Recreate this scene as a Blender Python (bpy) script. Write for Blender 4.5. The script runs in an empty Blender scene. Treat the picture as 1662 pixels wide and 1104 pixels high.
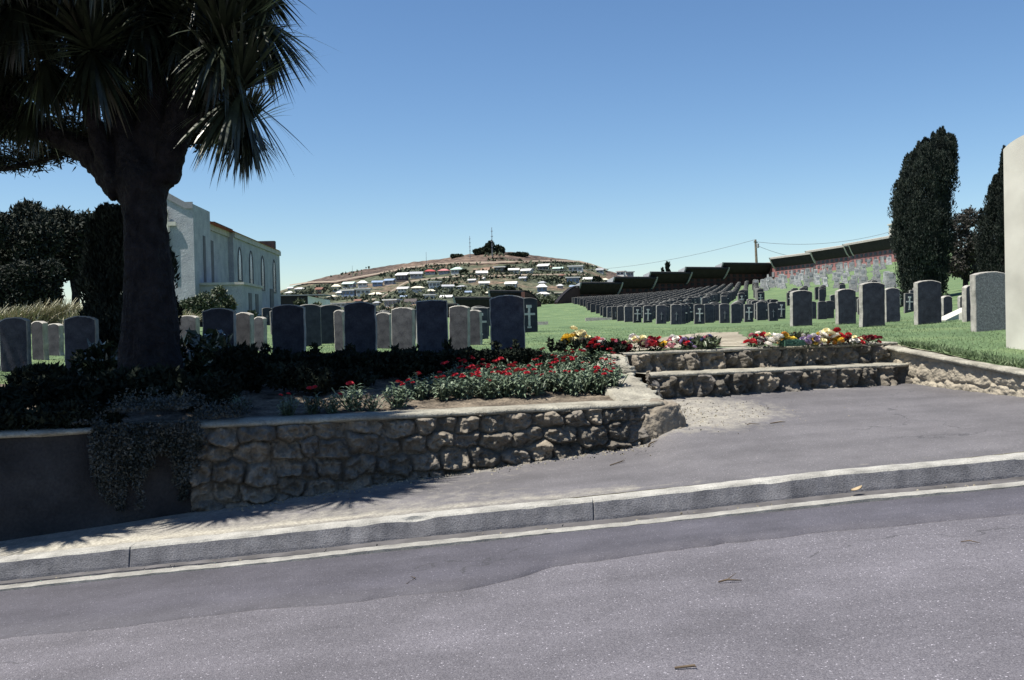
import bpy, bmesh, math, random
import numpy as np
from mathutils import Vector, Matrix, noise as mnoise

random.seed(7); rng = np.random.default_rng(7)
S = bpy.context.scene
COL = S.collection
# ---------------------------------------------------------------- camera
FPX, CU, CV = 1616.0, 831.0, 552.0
EYE = Vector((0, 0, 1.6))
TH, RO = math.atan(27/FPX), math.radians(1.3)
F_ = Vector((0, math.cos(TH), -math.sin(TH)))
X0, U0 = Vector((1, 0, 0)), Vector((0, math.sin(TH), math.cos(TH)))
R_ = X0*math.cos(RO) - U0*math.sin(RO)
U_ = U0*math.cos(RO) + X0*math.sin(RO)
cam = bpy.data.cameras.new('camera'); camo = bpy.data.objects.new('camera', cam); COL.objects.link(camo)
cam.sensor_width = 36; cam.lens = FPX*36/1662; cam.clip_end = 20000; cam.clip_start = .05
camo.matrix_world = Matrix(((R_.x, U_.x, -F_.x, EYE.x), (R_.y, U_.y, -F_.y, EYE.y), (R_.z, U_.z, -F_.z, EYE.z), (0, 0, 0, 1)))
S.camera = camo

def ray(u, v): return F_ + R_*((u-CU)/FPX) + U_*((CV-v)/FPX)
def P(u, v, d):
    "world point seen at pixel (u,v) of the photograph, d metres in front"
    r = ray(u, v); return EYE + r*(d/r.y)
def atz(u, v, z):
    r = ray(u, v); return EYE + r*((z-EYE.z)/r.z)
def pxm(px, d): return px*d/FPX

# ---------------------------------------------------------------- sky, sun
SUN_EL = math.radians(65)
sd = Vector((-.93, -.36, 0)).normalized()*math.cos(SUN_EL) + Vector((0, 0, math.sin(SUN_EL)))
w = bpy.data.worlds.new("World"); S.world = w; w.use_nodes = True
nt = w.node_tree; bg = nt.nodes['Background']
sky = nt.nodes.new('ShaderNodeTexSky'); sky.sky_type = 'NISHITA'; sky.sun_disc = False
sky.sun_elevation = SUN_EL; sky.sun_rotation = math.atan2(sd.x, sd.y)
sky.altitude = 0; sky.air_density = 1.0; sky.dust_density = .1; sky.ozone_density = 4.0
hs = nt.nodes.new('ShaderNodeHueSaturation'); hs.inputs['Saturation'].default_value = 1.06; hs.inputs['Hue'].default_value = .5
gm = nt.nodes.new('ShaderNodeGamma'); gm.inputs[1].default_value = 1.1
nt.links.new(sky.outputs[0], gm.inputs[0]); nt.links.new(gm.outputs[0], hs.inputs['Color']); nt.links.new(hs.outputs[0], bg.inputs[0]); bg.inputs[1].default_value = .059
sl = bpy.data.lights.new('sun', 'SUN'); sl.energy = 5.0; sl.angle = math.radians(.5); sl.color = (1, .945, .84)
so = bpy.data.objects.new('sun', sl); COL.objects.link(so); so.rotation_euler = sd.to_track_quat('Z', 'Y').to_euler()
S.view_settings.view_transform = 'Standard'; S.view_settings.look = 'None'
S.view_settings.exposure = 0.9; S.view_settings.gamma = 1

# ---------------------------------------------------------------- helpers
class MB:
    def __init__(s): s.v = []; s.f = []; s.m = []; s.c = None
    def add(s, vs, fs, mi=0):
        o = len(s.v); s.v.extend([tuple(p) for p in vs])
        s.f.extend([tuple(i+o for i in f) for f in fs]); s.m.extend([mi]*len(fs))
    def box(s, c, d, rz=0, mi=0):
        cx, cy, cz = c; hx, hy, hz = d[0]/2, d[1]/2, d[2]/2; ca, sa = math.cos(rz), math.sin(rz)
        vs = [(cx+x*hx*ca-y*hy*sa, cy+x*hx*sa+y*hy*ca, cz+z*hz) for z in (-1, 1) for y in (-1, 1) for x in (-1, 1)]
        s.add(vs, [(0, 2, 3, 1), (4, 5, 7, 6), (0, 1, 5, 4), (2, 6, 7, 3), (0, 4, 6, 2), (1, 3, 7, 5)], mi)
    def tube(s, pts, rad, n=8, mi=0, cap=True, wob=0):
        pts = [Vector(p) for p in pts]; N = len(pts)
        if not hasattr(rad, '__len__'): rad = [rad]*N
        vs = []; 
        for i, p in enumerate(pts):
            t = (pts[min(i+1, N-1)]-pts[max(i-1, 0)]).normalized()
            a = t.cross(Vector((0, 1, 0)) if abs(t.y) < .9 else Vector((1, 0, 0))).normalized(); b = t.cross(a)
            for k in range(n):
                an = 2*math.pi*k/n; r = rad[i]
                if wob: r *= 1+wob*mnoise.noise(Vector((math.cos(an)*2, math.sin(an)*2, i*.35)))
                vs.append(p+(a*math.cos(an)+b*math.sin(an))*r)
        fs = [(i*n+k, i*n+(k+1) % n, (i+1)*n+(k+1) % n, (i+1)*n+k) for i in range(N-1) for k in range(n)]
        if cap: fs += [tuple(range(n))[::-1], tuple((N-1)*n+k for k in range(n))]
        s.add(vs, fs, mi)
    def prism(s, poly, axis_pts, mi=0):
        "extrude: poly0 list of points, poly1 the same number"
        n = len(poly); s.add(list(poly)+list(axis_pts), [tuple(range(n))[::-1], tuple(range(n, 2*n))]+[(i, (i+1) % n, n+(i+1) % n, n+i) for i in range(n)], mi)
    def mesh(s, name, mats, smooth=False):
        me = bpy.data.meshes.new(name); me.from_pydata(s.v, [], s.f)
        for m in (mats if isinstance(mats, (list, tuple)) else [mats]): me.materials.append(m)
        if any(s.m): me.polygons.foreach_set('material_index', s.m)
        if s.c is not None:
            a = me.attributes.new('col', 'FLOAT_COLOR', 'POINT'); a.data.foreach_set('color', np.asarray(s.c, dtype=np.float32).ravel())
        me.polygons.foreach_set('use_smooth', [smooth]*len(s.f)); me.update(); return me
    def build(s, name, mats, parent=None, smooth=False, loc=None):
        return link(name, s.mesh(name, mats, smooth), parent, loc)

def link(name, me, parent=None, loc=None, rz=0):
    o = bpy.data.objects.new(name, me); COL.objects.link(o)
    if parent: o.parent = parent
    if loc is not None: o.location = loc
    if rz: o.rotation_euler.z = rz
    return o
def tag(o, label=None, cat=None, group=None, kind=None):
    if label: o['label'] = label
    if cat: o['category'] = cat
    if group: o['group'] = group
    if kind: o['kind'] = kind
    return o
def thing(name, label, cat, loc=(0, 0, 0), rz=0, group=None):
    o = bpy.data.objects.new(name, None); COL.objects.link(o); o.location = loc; o.rotation_euler.z = rz
    o.empty_display_size = .1
    return tag(o, label, cat, group)
def dup(root, loc, rz=0, sc=1, label=None, group=None):
    r = root.copy(); COL.objects.link(r); r.location = loc; r.rotation_euler = (0, 0, rz)
    r.scale = (sc, sc, sc) if not hasattr(sc, '__len__') else sc
    if label: r['label'] = label
    if group: r['group'] = group
    for ch in list(root.children):
        c = ch.copy(); COL.objects.link(c); c.parent = r
        for g in list(ch.children):
            d = g.copy(); COL.objects.link(d); d.parent = c
    return r
def struct(o, label=None): return tag(o, label, None, None, 'structure')

# ---------------------------------------------------------------- materials
def nodes(name):
    m = bpy.data.materials.new(name); m.use_nodes = True; t = m.node_tree
    return m, t, t.nodes['Principled BSDF'], t.nodes.new, t.links.new
def ramp(t, cols, pos=None):
    r = t.nodes.new('ShaderNodeValToRGB'); e = r.color_ramp.elements
    while len(e) < len(cols): e.new(.5)
    for i, c in enumerate(cols):
        e[i].position = pos[i] if pos else i/(len(cols)-1); e[i].color = (*c, 1)
    return r
def M(name, cols, scale=4, rough=.8, bump=.3, bscale=40, bdist=.02, spec=.3, pos=(.3, .7), obj_rand=0, detail=6, coat=0, fine=0):
    m, t, b, N, L = nodes(name)
    tc = N('ShaderNodeTexCoord'); n1 = N('ShaderNodeTexNoise'); n1.inputs['Scale'].default_value = scale; n1.inputs['Detail'].default_value = detail
    L(tc.outputs['Object'], n1.inputs['Vector'])
    p = pos if len(cols) == 2 else [pos[0]+(pos[1]-pos[0])*i/(len(cols)-1) for i in range(len(cols))]
    r = ramp(t, cols, p); L(n1.outputs['Fac'], r.inputs[0]); out = r.outputs[0]
    n2 = N('ShaderNodeTexNoise'); n2.inputs['Scale'].default_value = bscale; n2.inputs['Detail'].default_value = 4; L(tc.outputs['Object'], n2.inputs['Vector'])
    if fine:
        mr = N('ShaderNodeMapRange'); mr.inputs['From Min'].default_value = .3; mr.inputs['From Max'].default_value = .7
        mr.inputs['To Min'].default_value = 1-fine; mr.inputs['To Max'].default_value = 1+fine; L(n2.outputs['Fac'], mr.inputs['Value'])
        hv = N('ShaderNodeHueSaturation'); L(mr.outputs[0], hv.inputs['Value']); L(out, hv.inputs['Color']); out = hv.outputs[0]
    if obj_rand:
        oi = N('ShaderNodeObjectInfo'); mr = N('ShaderNodeMapRange'); mr.inputs['To Min'].default_value = 1-obj_rand; mr.inputs['To Max'].default_value = 1+obj_rand
        L(oi.outputs['Random'], mr.inputs['Value']); hv = N('ShaderNodeHueSaturation'); L(mr.outputs[0], hv.inputs['Value']); L(out, hv.inputs['Color']); out = hv.outputs[0]
    L(out, b.inputs['Base Color'])
    b.inputs['Roughness'].default_value = rough; b.inputs['Specular IOR Level'].default_value = spec
    if bump:
        bp = N('ShaderNodeBump'); bp.inputs['Strength'].default_value = bump; bp.inputs['Distance'].default_value = bdist
        L(n2.outputs['Fac'], bp.inputs['Height']); L(bp.outputs[0], b.inputs['Normal'])
    return m
def chipseal(name, dark, light, scale, patch, rough=.75, pale=.06, bump=.6):
    "asphalt: small stone chips in bitumen with broad tonal patches"
    m, t, b, N, L = nodes(name); tc = N('ShaderNodeTexCoord')
    vo = N('ShaderNodeTexVoronoi'); vo.inputs['Scale'].default_value = scale; L(tc.outputs['Object'], vo.inputs['Vector'])
    sep = N('ShaderNodeSeparateColor'); L(vo.outputs['Color'], sep.inputs[0])
    r = ramp(t, [dark, light, [min(1, c*2.6) for c in light]], [.1, 1-pale*1.6, 1-pale*.3]); L(sep.outputs[0], r.inputs[0])
    n = N('ShaderNodeTexNoise'); n.inputs['Scale'].default_value = patch; n.inputs['Detail'].default_value = 8; n.inputs['Roughness'].default_value = .65; L(tc.outputs['Object'], n.inputs['Vector'])
    mr = N('ShaderNodeMapRange'); mr.inputs['From Min'].default_value = .3; mr.inputs['From Max'].default_value = .7; mr.inputs['To Min'].default_value = .78; mr.inputs['To Max'].default_value = 1.2; L(n.outputs['Fac'], mr.inputs['Value'])
    hv = N('ShaderNodeHueSaturation'); L(mr.outputs[0], hv.inputs['Value']); L(r.outputs[0], hv.inputs['Color'])
    mp = N('ShaderNodeMapping'); mp.inputs['Scale'].default_value = (.25, 2.2, 1); L(tc.outputs['Object'], mp.inputs['Vector'])
    ns = N('ShaderNodeTexNoise'); ns.inputs['Scale'].default_value = 1.1; ns.inputs['Detail'].default_value = 5; L(mp.outputs[0], ns.inputs['Vector'])
    m2 = N('ShaderNodeMapRange'); m2.inputs['From Min'].default_value = .3; m2.inputs['From Max'].default_value = .7; m2.inputs['To Min'].default_value = .85; m2.inputs['To Max'].default_value = 1.14; L(ns.outputs['Fac'], m2.inputs['Value'])
    h2 = N('ShaderNodeHueSaturation'); L(m2.outputs[0], h2.inputs['Value']); L(hv.outputs[0], h2.inputs['Color'])
    nw = N('ShaderNodeTexNoise'); nw.inputs['Scale'].default_value = 2.5; nw.inputs['Detail'].default_value = 6; L(tc.outputs['Object'], nw.inputs['Vector'])
    va = N('ShaderNodeVectorMath'); va.operation = 'MULTIPLY_ADD'; va.inputs[1].default_value = (.7, .7, .7); L(nw.outputs['Color'], va.inputs[0]); L(tc.outputs['Object'], va.inputs[2])
    vc = N('ShaderNodeTexVoronoi'); vc.feature = 'DISTANCE_TO_EDGE'; vc.inputs['Scale'].default_value = .42; L(va.outputs[0], vc.inputs['Vector'])
    nm = N('ShaderNodeTexNoise'); nm.inputs['Scale'].default_value = .55; L(tc.outputs['Object'], nm.inputs['Vector'])
    ck = N('ShaderNodeMath'); ck.operation = 'LESS_THAN'; ck.inputs[1].default_value = .0035; L(vc.outputs['Distance'], ck.inputs[0])
    cm = N('ShaderNodeMath'); cm.operation = 'GREATER_THAN'; cm.inputs[1].default_value = .56; L(nm.outputs['Fac'], cm.inputs[0])
    cx2 = N('ShaderNodeMath'); cx2.operation = 'MULTIPLY'; L(ck.outputs[0], cx2.inputs[0]); L(cm.outputs[0], cx2.inputs[1])
    c3 = N('ShaderNodeMath'); c3.operation = 'MULTIPLY'; c3.inputs[1].default_value = .55; L(cx2.outputs[0], c3.inputs[0])
    h2c = N('ShaderNodeMix'); h2c.data_type = 'RGBA'; L(c3.outputs[0], h2c.inputs[0]); L(h2.outputs[0], h2c.inputs[6]); h2c.inputs[7].default_value = (.03, .03, .033, 1); hv = type('o', (), {'outputs': [h2c.outputs[2]]})
    L(hv.outputs[0], b.inputs['Base Color']); b.inputs['Roughness'].default_value = rough; b.inputs['Specular IOR Level'].default_value = .35
    bp = N('ShaderNodeBump'); bp.inputs['Strength'].default_value = bump; bp.inputs['Distance'].default_value = .006; bp.invert = True
    L(vo.outputs['Distance'], bp.inputs['Height']); L(bp.outputs[0], b.inputs['Normal'])
    return m, t, b, hv
def mixcol(t, fac, a, bcol):
    mx = t.nodes.new('ShaderNodeMix'); mx.data_type = 'RGBA'
    t.links.new(fac, mx.inputs[0]); t.links.new(a, mx.inputs[6])
    if hasattr(bcol, 'is_linked'): t.links.new(bcol, mx.inputs[7])
    else: mx.inputs[7].default_value = (*bcol, 1)
    return mx.outputs[2]

MAT = {}
MAT['road'] = chipseal('coarse_chip_seal', (.073, .069, .081), (.132, .126, .142), 160, 1.3, pale=.01, bump=.55)[0]
MAT['strip'] = chipseal('smooth_asphalt', (.048, .046, .058), (.077, .074, .088), 180, 2.0, pale=.008, bump=.3)[0]
# footpath asphalt with dusty, gravelly places given by a dust attribute
m, t, b, hv = chipseal('footpath_asphalt', (.078, .074, .08), (.12, .115, .122), 180, 1.6, pale=.008, bump=.3)
at = t.nodes.new('ShaderNodeAttribute'); at.attribute_name = 'col'
n = t.nodes.new('ShaderNodeTexNoise'); n.inputs['Scale'].default_value = 7; n.inputs['Detail'].default_value = 9; n.inputs['Roughness'].default_value = .7
tc = t.nodes.new('ShaderNodeTexCoord'); t.links.new(tc.outputs['Object'], n.inputs['Vector'])
sp = t.nodes.new('ShaderNodeSeparateColor'); t.links.new(at.outputs['Color'], sp.inputs[0])
ad = t.nodes.new('ShaderNodeMath'); ad.operation = 'ADD'; t.links.new(sp.outputs[0], ad.inputs[0]); t.links.new(n.outputs['Fac'], ad.inputs[1])
mr = t.nodes.new('ShaderNodeMapRange'); mr.inputs['From Min'].default_value = .72; mr.inputs['From Max'].default_value = 1.3; t.links.new(ad.outputs[0], mr.inputs['Value'])
n3 = t.nodes.new('ShaderNodeTexNoise'); n3.inputs['Scale'].default_value = 45; n3.inputs['Detail'].default_value = 5; t.links.new(tc.outputs['Object'], n3.inputs['Vector'])
r3 = ramp(t, [(.2, .185, .15), (.31, .29, .245), (.42, .4, .34)], [.3, .5, .7]); t.links.new(n3.outputs['Fac'], r3.inputs[0])
t.links.new(mixcol(t, mr.outputs[0], hv.outputs[0], r3.outputs[0]), b.inputs['Base Color'])
MAT['path'] = m
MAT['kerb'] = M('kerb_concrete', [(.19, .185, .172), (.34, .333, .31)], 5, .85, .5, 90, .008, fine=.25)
MAT['kerbface'] = M('shaded_kerb_face', [(.09, .09, .1), (.17, .168, .18)], 6, .9, .6, 90, .008, fine=.3)  # kerb concrete again, with the face's shade put into a darker colour
MAT['line'] = M('channel_concrete', [(.16, .156, .146), (.29, .283, .262)], 6, .85, .4, 90, .006, fine=.2)
MAT['gutter'] = M('gutter_asphalt', [(.05, .048, .05), (.11, .105, .11)], 5, .7, .4, 90, .006)
MAT['coping'] = M('coping_mortar', [(.16, .15, .125), (.32, .305, .255)], 5, .9, .7, 45, .02, fine=.25)
MAT['soil'] = M('garden_soil', [(.035, .028, .022), (.2, .165, .125)], 5, .95, .9, 30, .05, fine=.4)
MAT['plaster'] = M('old_render', [(.014, .0135, .015), (.04, .039, .04)], 2.5, .9, .5, 40, .02, fine=.2)  # near-black tone carries the tree's shade on this stretch of wall
# rubble stone with mortar
m, t, b, N, L = nodes('rubble_stone'); at = N('ShaderNodeAttribute'); at.attribute_name = 'col'
sp = N('ShaderNodeSeparateColor'); L(at.outputs['Color'], sp.inputs[0])
rs = ramp(t, [(.085, .076, .064), (.145, .126, .101), (.195, .167, .131), (.11, .1, .09)], [0, .35, .7, 1]); L(sp.outputs[0], rs.inputs[0])
tc = N('ShaderNodeTexCoord'); n = N('ShaderNodeTexNoise'); n.inputs['Scale'].default_value = 9; n.inputs['Detail'].default_value = 10; n.inputs['Roughness'].default_value = .7; L(tc.outputs['Object'], n.inputs['Vector'])
mr = N('ShaderNodeMapRange'); mr.inputs['From Min'].default_value = .3; mr.inputs['From Max'].default_value = .7; mr.inputs['To Min'].default_value = .55; mr.inputs['To Max'].default_value = 1.45; L(n.outputs['Fac'], mr.inputs['Value'])
hv = N('ShaderNodeHueSaturation'); L(mr.outputs[0], hv.inputs['Value']); L(rs.outputs[0], hv.inputs['Color'])
L(mixcol(t, sp.outputs[2], mixcol(t, sp.outputs[1], hv.outputs[0], (.1, .09, .075)), (.36, .32, .25)), b.inputs['Base Color']); b.inputs['Roughness'].default_value = .9
n2 = N('ShaderNodeTexNoise'); n2.inputs['Scale'].default_value = 35; n2.inputs['Detail'].default_value = 8; L(tc.outputs['Object'], n2.inputs['Vector'])
bp = N('ShaderNodeBump'); bp.inputs['Strength'].default_value = .8; bp.inputs['Distance'].default_value = .025; L(n2.outputs['Fac'], bp.inputs['Height']); L(bp.outputs[0], b.inputs['Normal'])
MAT['rubble'] = m
MAT['stone_d'] = M('shaded_granite', [(.02, .021, .032), (.05, .052, .07)], 9, .8, .5, 70, .01, obj_rand=.2, fine=.2)  # granite darkened so the unlit fronts hold their shade in the colour
MAT['stone_l'] = M('weathered_granite', [(.02, .021, .029), (.066, .067, .078)], 8, .85, .4, 60, .01, obj_rand=.25, fine=.25)
MAT['stone_b'] = M('slate_headstone', [(.018, .02, .032), (.042, .045, .062)], 9, .75, .3, 60, .01, obj_rand=.25)
MAT['edge_b'] = M('slate_edge', [(.1, .1, .1), (.24, .235, .22)], 9, .9, .3, 60, .012, obj_rand=.4)
MAT['edge'] = M('rough_stone_edge', [(.2, .193, .178), (.42, .4, .365)], 9, .9, .6, 60, .012)
MAT['emblem'] = M('pale_inlay', [(.36, .36, .36), (.55, .55, .53)], 9, .8, 0)
MAT['stone_w'] = M('pale_headstone', [(.15, .155, .165), (.38, .38, .38)], 6, .8, .3, 40, .01, obj_rand=.3)
MAT['white'] = M('white_paint', [(.37, .36, .315), (.54, .53, .47)], 1.6, .7, .15, 60, .005)
MAT['white2'] = M('white_boards', [(.6, .6, .57), (.78, .77, .73)], .5, .7, 0, obj_rand=.12)
MAT['stucco'] = M('grey_stucco', [(.25, .265, .29), (.36, .375, .4)], 1.2, .9, .6, 14, .04, fine=.15)
MAT['stucco2'] = M('pale_cornice', [(.3, .295, .28), (.42, .41, .39)], 2, .9, 0)
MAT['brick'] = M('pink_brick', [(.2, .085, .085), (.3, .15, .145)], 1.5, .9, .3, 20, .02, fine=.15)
MAT['dbrick'] = M('shaded_brick', [(.045, .022, .02), (.085, .04, .035)], 1.5, .9, .3, 20, .02, fine=.15)  # darker copy of the brick, shade of the unlit walls painted in
MAT['roofdark'] = M('dark_canopy', [(.012, .01, .012), (.025, .02, .022)], 2, .8, .2, 20, .01)
MAT['redtile'] = M('red_tile', [(.26, .07, .05), (.38, .12, .09)], 3, .8, .5, 12, .04)
MAT['glass'] = M('dark_glass', [(.03, .035, .05), (.07, .08, .1)], 1, .15, 0, spec=.6)
MAT['dark'] = M('dark_opening', [(.012, .012, .014), (.03, .03, .032)], 3, .8, 0)
MAT['frame'] = M('window_frame', [(.06, .06, .07), (.1, .1, .11)], 3, .7, 0)
MAT['bark'] = M('rough_bark', [(.006, .0055, .008), (.02, .018, .021)], 6, .95, 1, 14, .08, fine=.3)
MAT['wood'] = M('weathered_timber', [(.1, .08, .06), (.2, .17, .13)], 3, .9, .3, 30, .01)
MAT['metal'] = M('grey_steel', [(.25, .25, .26), (.35, .35, .36)], 3, .5, 0)
MAT['wire'] = M('wire', [(.12, .13, .15), (.16, .17, .2)], 3, .6, 0)
def leafmat(name, cols, rough=.5, scale=3, spec=.4, trans=.0, rnd=.2):
    return M(name, cols, scale, rough, 0, spec=spec, obj_rand=rnd, fine=.35)
MAT['cordy'] = leafmat('cabbage_tree_leaf', [(.012, .017, .012), (.036, .046, .026)], .33, 5, .6)
MAT['conifer'] = leafmat('cypress_foliage', [(.008, .012, .012), (.046, .055, .045)], .85, 2.2, .08)
MAT['pine'] = leafmat('pine_needles', [(.008, .013, .011), (.022, .028, .02)], .7, 3)
MAT['broad'] = leafmat('broadleaf_foliage', [(.01, .014, .013), (.036, .042, .032)], .7, 1.2, .15)
MAT['bush'] = leafmat('shrub_foliage', [(.025, .034, .02), (.075, .095, .05)], .45, 3)
MAT['shiny'] = leafmat('glossy_leaves', [(.014, .02, .012), (.05, .065, .035)], .22, 3, .7)
MAT['hedge'] = leafmat('hedge_leaves', [(.006, .009, .007), (.018, .023, .015)], .8, 5, .1)
MAT['bare'] = leafmat('dry_scrub', [(.022, .022, .02), (.06, .055, .047)], .8, 2)
MAT['toetoe'] = leafmat('dry_tall_grass', [(.14, .15, .09), (.38, .34, .24)], .7, 2)
MAT['bedleaf'] = leafmat('bedding_leaves', [(.04, .07, .04), (.17, .21, .14)], .5, 6)
MAT['trail'] = leafmat('trailing_plant', [(.012, .018, .014), (.075, .078, .07)], .5, 5)
MAT['grassb'] = leafmat('grass_blades', [(.055, .092, .04), (.13, .178, .08)], .6, 1.5)
MAT['twig'] = M('dry_twig', [(.05, .035, .025), (.12, .09, .06)], 9, .9, 0)
MAT['leafdry'] = M('dry_leaf', [(.3, .23, .14), (.42, .34, .24)], 9, .8, 0)
MAT['lawn'] = M('mown_lawn', [(.06, .1, .044), (.1, .156, .07), (.155, .205, .09)], .8, .9, .9, 30, .06, pos=(.25, .75), fine=.35, detail=10)
MAT['dirt'] = M('dirt_path', [(.15, .13, .095), (.3, .27, .21)], 1.3, .95, .5, 30, .02, fine=.25)
m, t, b, N, L = nodes('gutter_water'); b.inputs['Base Color'].default_value = (.03, .03, .035, 1); b.inputs['Roughness'].default_value = .06
n = N('ShaderNodeTexNoise'); n.inputs['Scale'].default_value = 35; bp = N('ShaderNodeBump'); bp.inputs['Strength'].default_value = 1; bp.inputs['Distance'].default_value = .05
tc = N('ShaderNodeTexCoord'); L(tc.outputs['Object'], n.inputs['Vector']); L(n.outputs['Fac'], bp.inputs['Height']); L(bp.outputs[0], b.inputs['Normal'])
MAT['water'] = m
for k, c in dict(cream=(.75, .68, .42), yellow=(.72, .5, .06), white=(.78, .74, .68), red=(.45, .02, .03), dred=(.16, .008, .02), pink=(.62, .26, .3), mauve=(.36, .27, .42), orange=(.65, .27, .04), blue=(.14, .14, .3), scarlet=(.38, .02, .035)).items():
    MAT['f_'+k] = M('petal_'+k, [[x*.8 for x in c], [min(.85, x*1.1) for x in c]], 25, .6, 0, obj_rand=.15)

# ---------------------------------------------------------------- numpy leaf clouds
def leaf_mesh(name, mat, pts, size, dirs=None, up=.0, aspect=.45, extra=None, jitter=1.0, mats=None):
    "one mesh of many small pointed leaves at pts"
    pts = np.asarray(pts, float); n = len(pts)
    d = rng.normal(size=(n, 3))*jitter
    if dirs is not None: d = d+np.asarray(dirs)
    d[:, 2] += up; d /= np.linalg.norm(d, axis=1)[:, None]+1e-9
    s = rng.normal(size=(n, 3)); s -= d*(s*d).sum(1)[:, None]; s /= np.linalg.norm(s, axis=1)[:, None]+1e-9
    L = (size*rng.uniform(.6, 1.3, n))[:, None]; W = L*aspect*.5
    nn = np.cross(d, s)
    v = np.stack([pts-d*L*.3, pts+s*W+nn*W*.3, pts+d*L*.7, pts-s*W+nn*W*.3], 1).reshape(-1, 3)
    vs = v.tolist(); fs = np.arange(4*n).reshape(-1, 4).tolist()
    mb = MB(); mb.v = vs; mb.f = fs; mb.m = [0]*n
    if extra:
        o = len(mb.v); mb.v += [tuple(p) for p in extra.v]; mb.f += [tuple(i+o for i in f) for f in extra.f]; mb.m += [0]*len(extra.f)
    return mb.mesh(name, mat)
def blob_pts(c, r, n, shell=.55):
    d = rng.normal(size=(n, 3)); d /= np.linalg.norm(d, axis=1)[:, None]
    rad = (shell+(1-shell)*rng.random(n)**.6)[:, None]
    return np.asarray(c)+d*rad*np.asarray(r), d

# ---------------------------------------------------------------- ground heights
SL = .08                                   # fall of the street
CP = []
def cp(u, v, d): CP.append(tuple(P(u, v, d)))
for a in [(0, 600, 14), (470, 592, 14.3), (830, 587, 14.6), (655, 570, 19.5), (560, 568, 19.5), (410, 578, 18), (100, 584, 18),
          (1577, 538, 15.6), (1482, 528, 20), (1397, 531, 20.8), (1284, 530, 24), (1097, 527, 40), (1250, 522, 43), (990, 513.5, 80), (1345, 519, 44), (1470, 508, 45),
          (935, 493, 130), (1245, 457, 166), (1450, 426, 128), (1385, 467, 100), (1505, 484, 45), (1620, 478, 42), (1240, 487, 70), (1180, 497, 66),
          (318, 511, 60), (457, 505, 92), (80, 508, 45), (870, 497, 122), (600, 518, 100), (480, 545, 32), (720, 545, 32), (900, 530, 30), (1060, 538, 26), (230, 520, 45), (-200, 560, 25), (-300, 500, 60)]: cp(*a)
CP += [(-14, 12.6, .85), (-6, 12.8, .93), (.9, 13.0, 1.1), (1.3, 12.7, 1.2), (3.4, 13.4, 1.2), (5.5, 14.1, 1.22), (5.2, 13.3, 1.16), (5.66, 10.97, .94), (6.5, 8.3, .78), (12, 9, 1.3), (12, 16, 1.6), (-20, 18, .95), (60, 90, 6.5), (70, 150, 11), (-60, 60, 2.6), (-60, 120, 3), (20, 190, 6), (-20, 180, 3), (-20, 25, 1.1), (25, 25, 2.0)]
_c = np.array(CP)
def _tps(r2): return np.where(r2 > 0, .5*r2*np.log(np.maximum(r2, 1e-9)), 0)
def _warp(xy): # log-like compress so near and far points weigh alike
    xy = np.asarray(xy, float); r = np.linalg.norm(xy, axis=-1, keepdims=True)+1e-6
    return xy/r*np.log1p(r/6.0)
_q = _warp(_c[:, :2]); _n = len(_c)
_K = _tps(((_q[:, None]-_q[None])**2).sum(-1)) + np.eye(_n)*.003
_A = np.zeros((_n+3, _n+3)); _A[:_n, :_n] = _K; _A[:_n, _n:] = np.c_[np.ones(_n), _q]; _A[_n:, :_n] = _A[:_n, _n:].T
# interpolate the angle of elevation rather than the height: steady from near to far
_ang = (_c[:, 2]-1.6)/np.linalg.norm(_c[:, :2], axis=1)
_W = np.linalg.solve(_A, np.r_[_ang, 0, 0, 0])
def Hn(xy):
    xy = np.atleast_2d(np.asarray(xy, float)); q = _warp(xy); k = _tps(((q[:, None]-_q[None])**2).sum(-1))
    a = k@_W[:_n] + _W[_n] + q@_W[_n+1:]
    r = np.linalg.norm(xy, axis=1); z = 1.6+a*r
    f = np.clip((r-185)/120, 0, 1); f = f*f*(3-2*f)
    return z*(1-f)+(-6)*f
def H(x, y): return float(Hn([(x, y)])[0])

# wall lines
W0, W1 = atz(380, 684, .74), atz(1040, 653, .74)
WD = Vector((W1.x-W0.x, W1.y-W0.y, 0)).normalized(); WN = Vector((WD.y, -WD.x, 0))   # normal towards the street
def wl(x): return W0.y+(x-W0.x)*WD.y/WD.x
XC = W1.x                                   # corner by the steps
SA, SB = P(1052, 608, 12.0), P(1472, 590, 13.2)      # lower step, top front edge
TA, TB = P(1008, 573, 12.45), P(1452, 555, 13.75)     # upper step
YK = 7.9
def zroad(x): return SL*x
def zpath(x, y): return SL*x+.13+max(0, y-8.05)*.03

# ---------------------------------------------------------------- road, kerb, footpath
def sheet(name, mat, xs, ys, zf, colf=None, smooth=True, parent=None):
    mb = MB(); nx, ny = len(xs), len(ys); cols = []
    for j, y in enumerate(ys):
        for i, x in enumerate(xs):
            px, py = (x, y) if not callable(y) else (x, y(x))
            mb.v.append((px, py, zf(px, py)))
            if colf: cols.append((colf(px, py), 0, 0, 1))
    mb.f = [(j*nx+i, j*nx+i+1, (j+1)*nx+i+1, (j+1)*nx+i) for j in range(ny-1) for i in range(nx-1)]; mb.m = [0]*len(mb.f)
    if colf: mb.c = cols
    return mb.build(name, mat, parent, smooth)
nz = lambda x, y, s=1, k=0: mnoise.noise(Vector((x*s, y*s, k)))
xs = list(np.linspace(-30, 30, 241))
struct(sheet('road', MAT['road'], xs, list(np.linspace(-12, YK-.45, 40)), lambda x, y: zroad(x)-.004+.006*nz(x, y, .7)), None)
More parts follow.
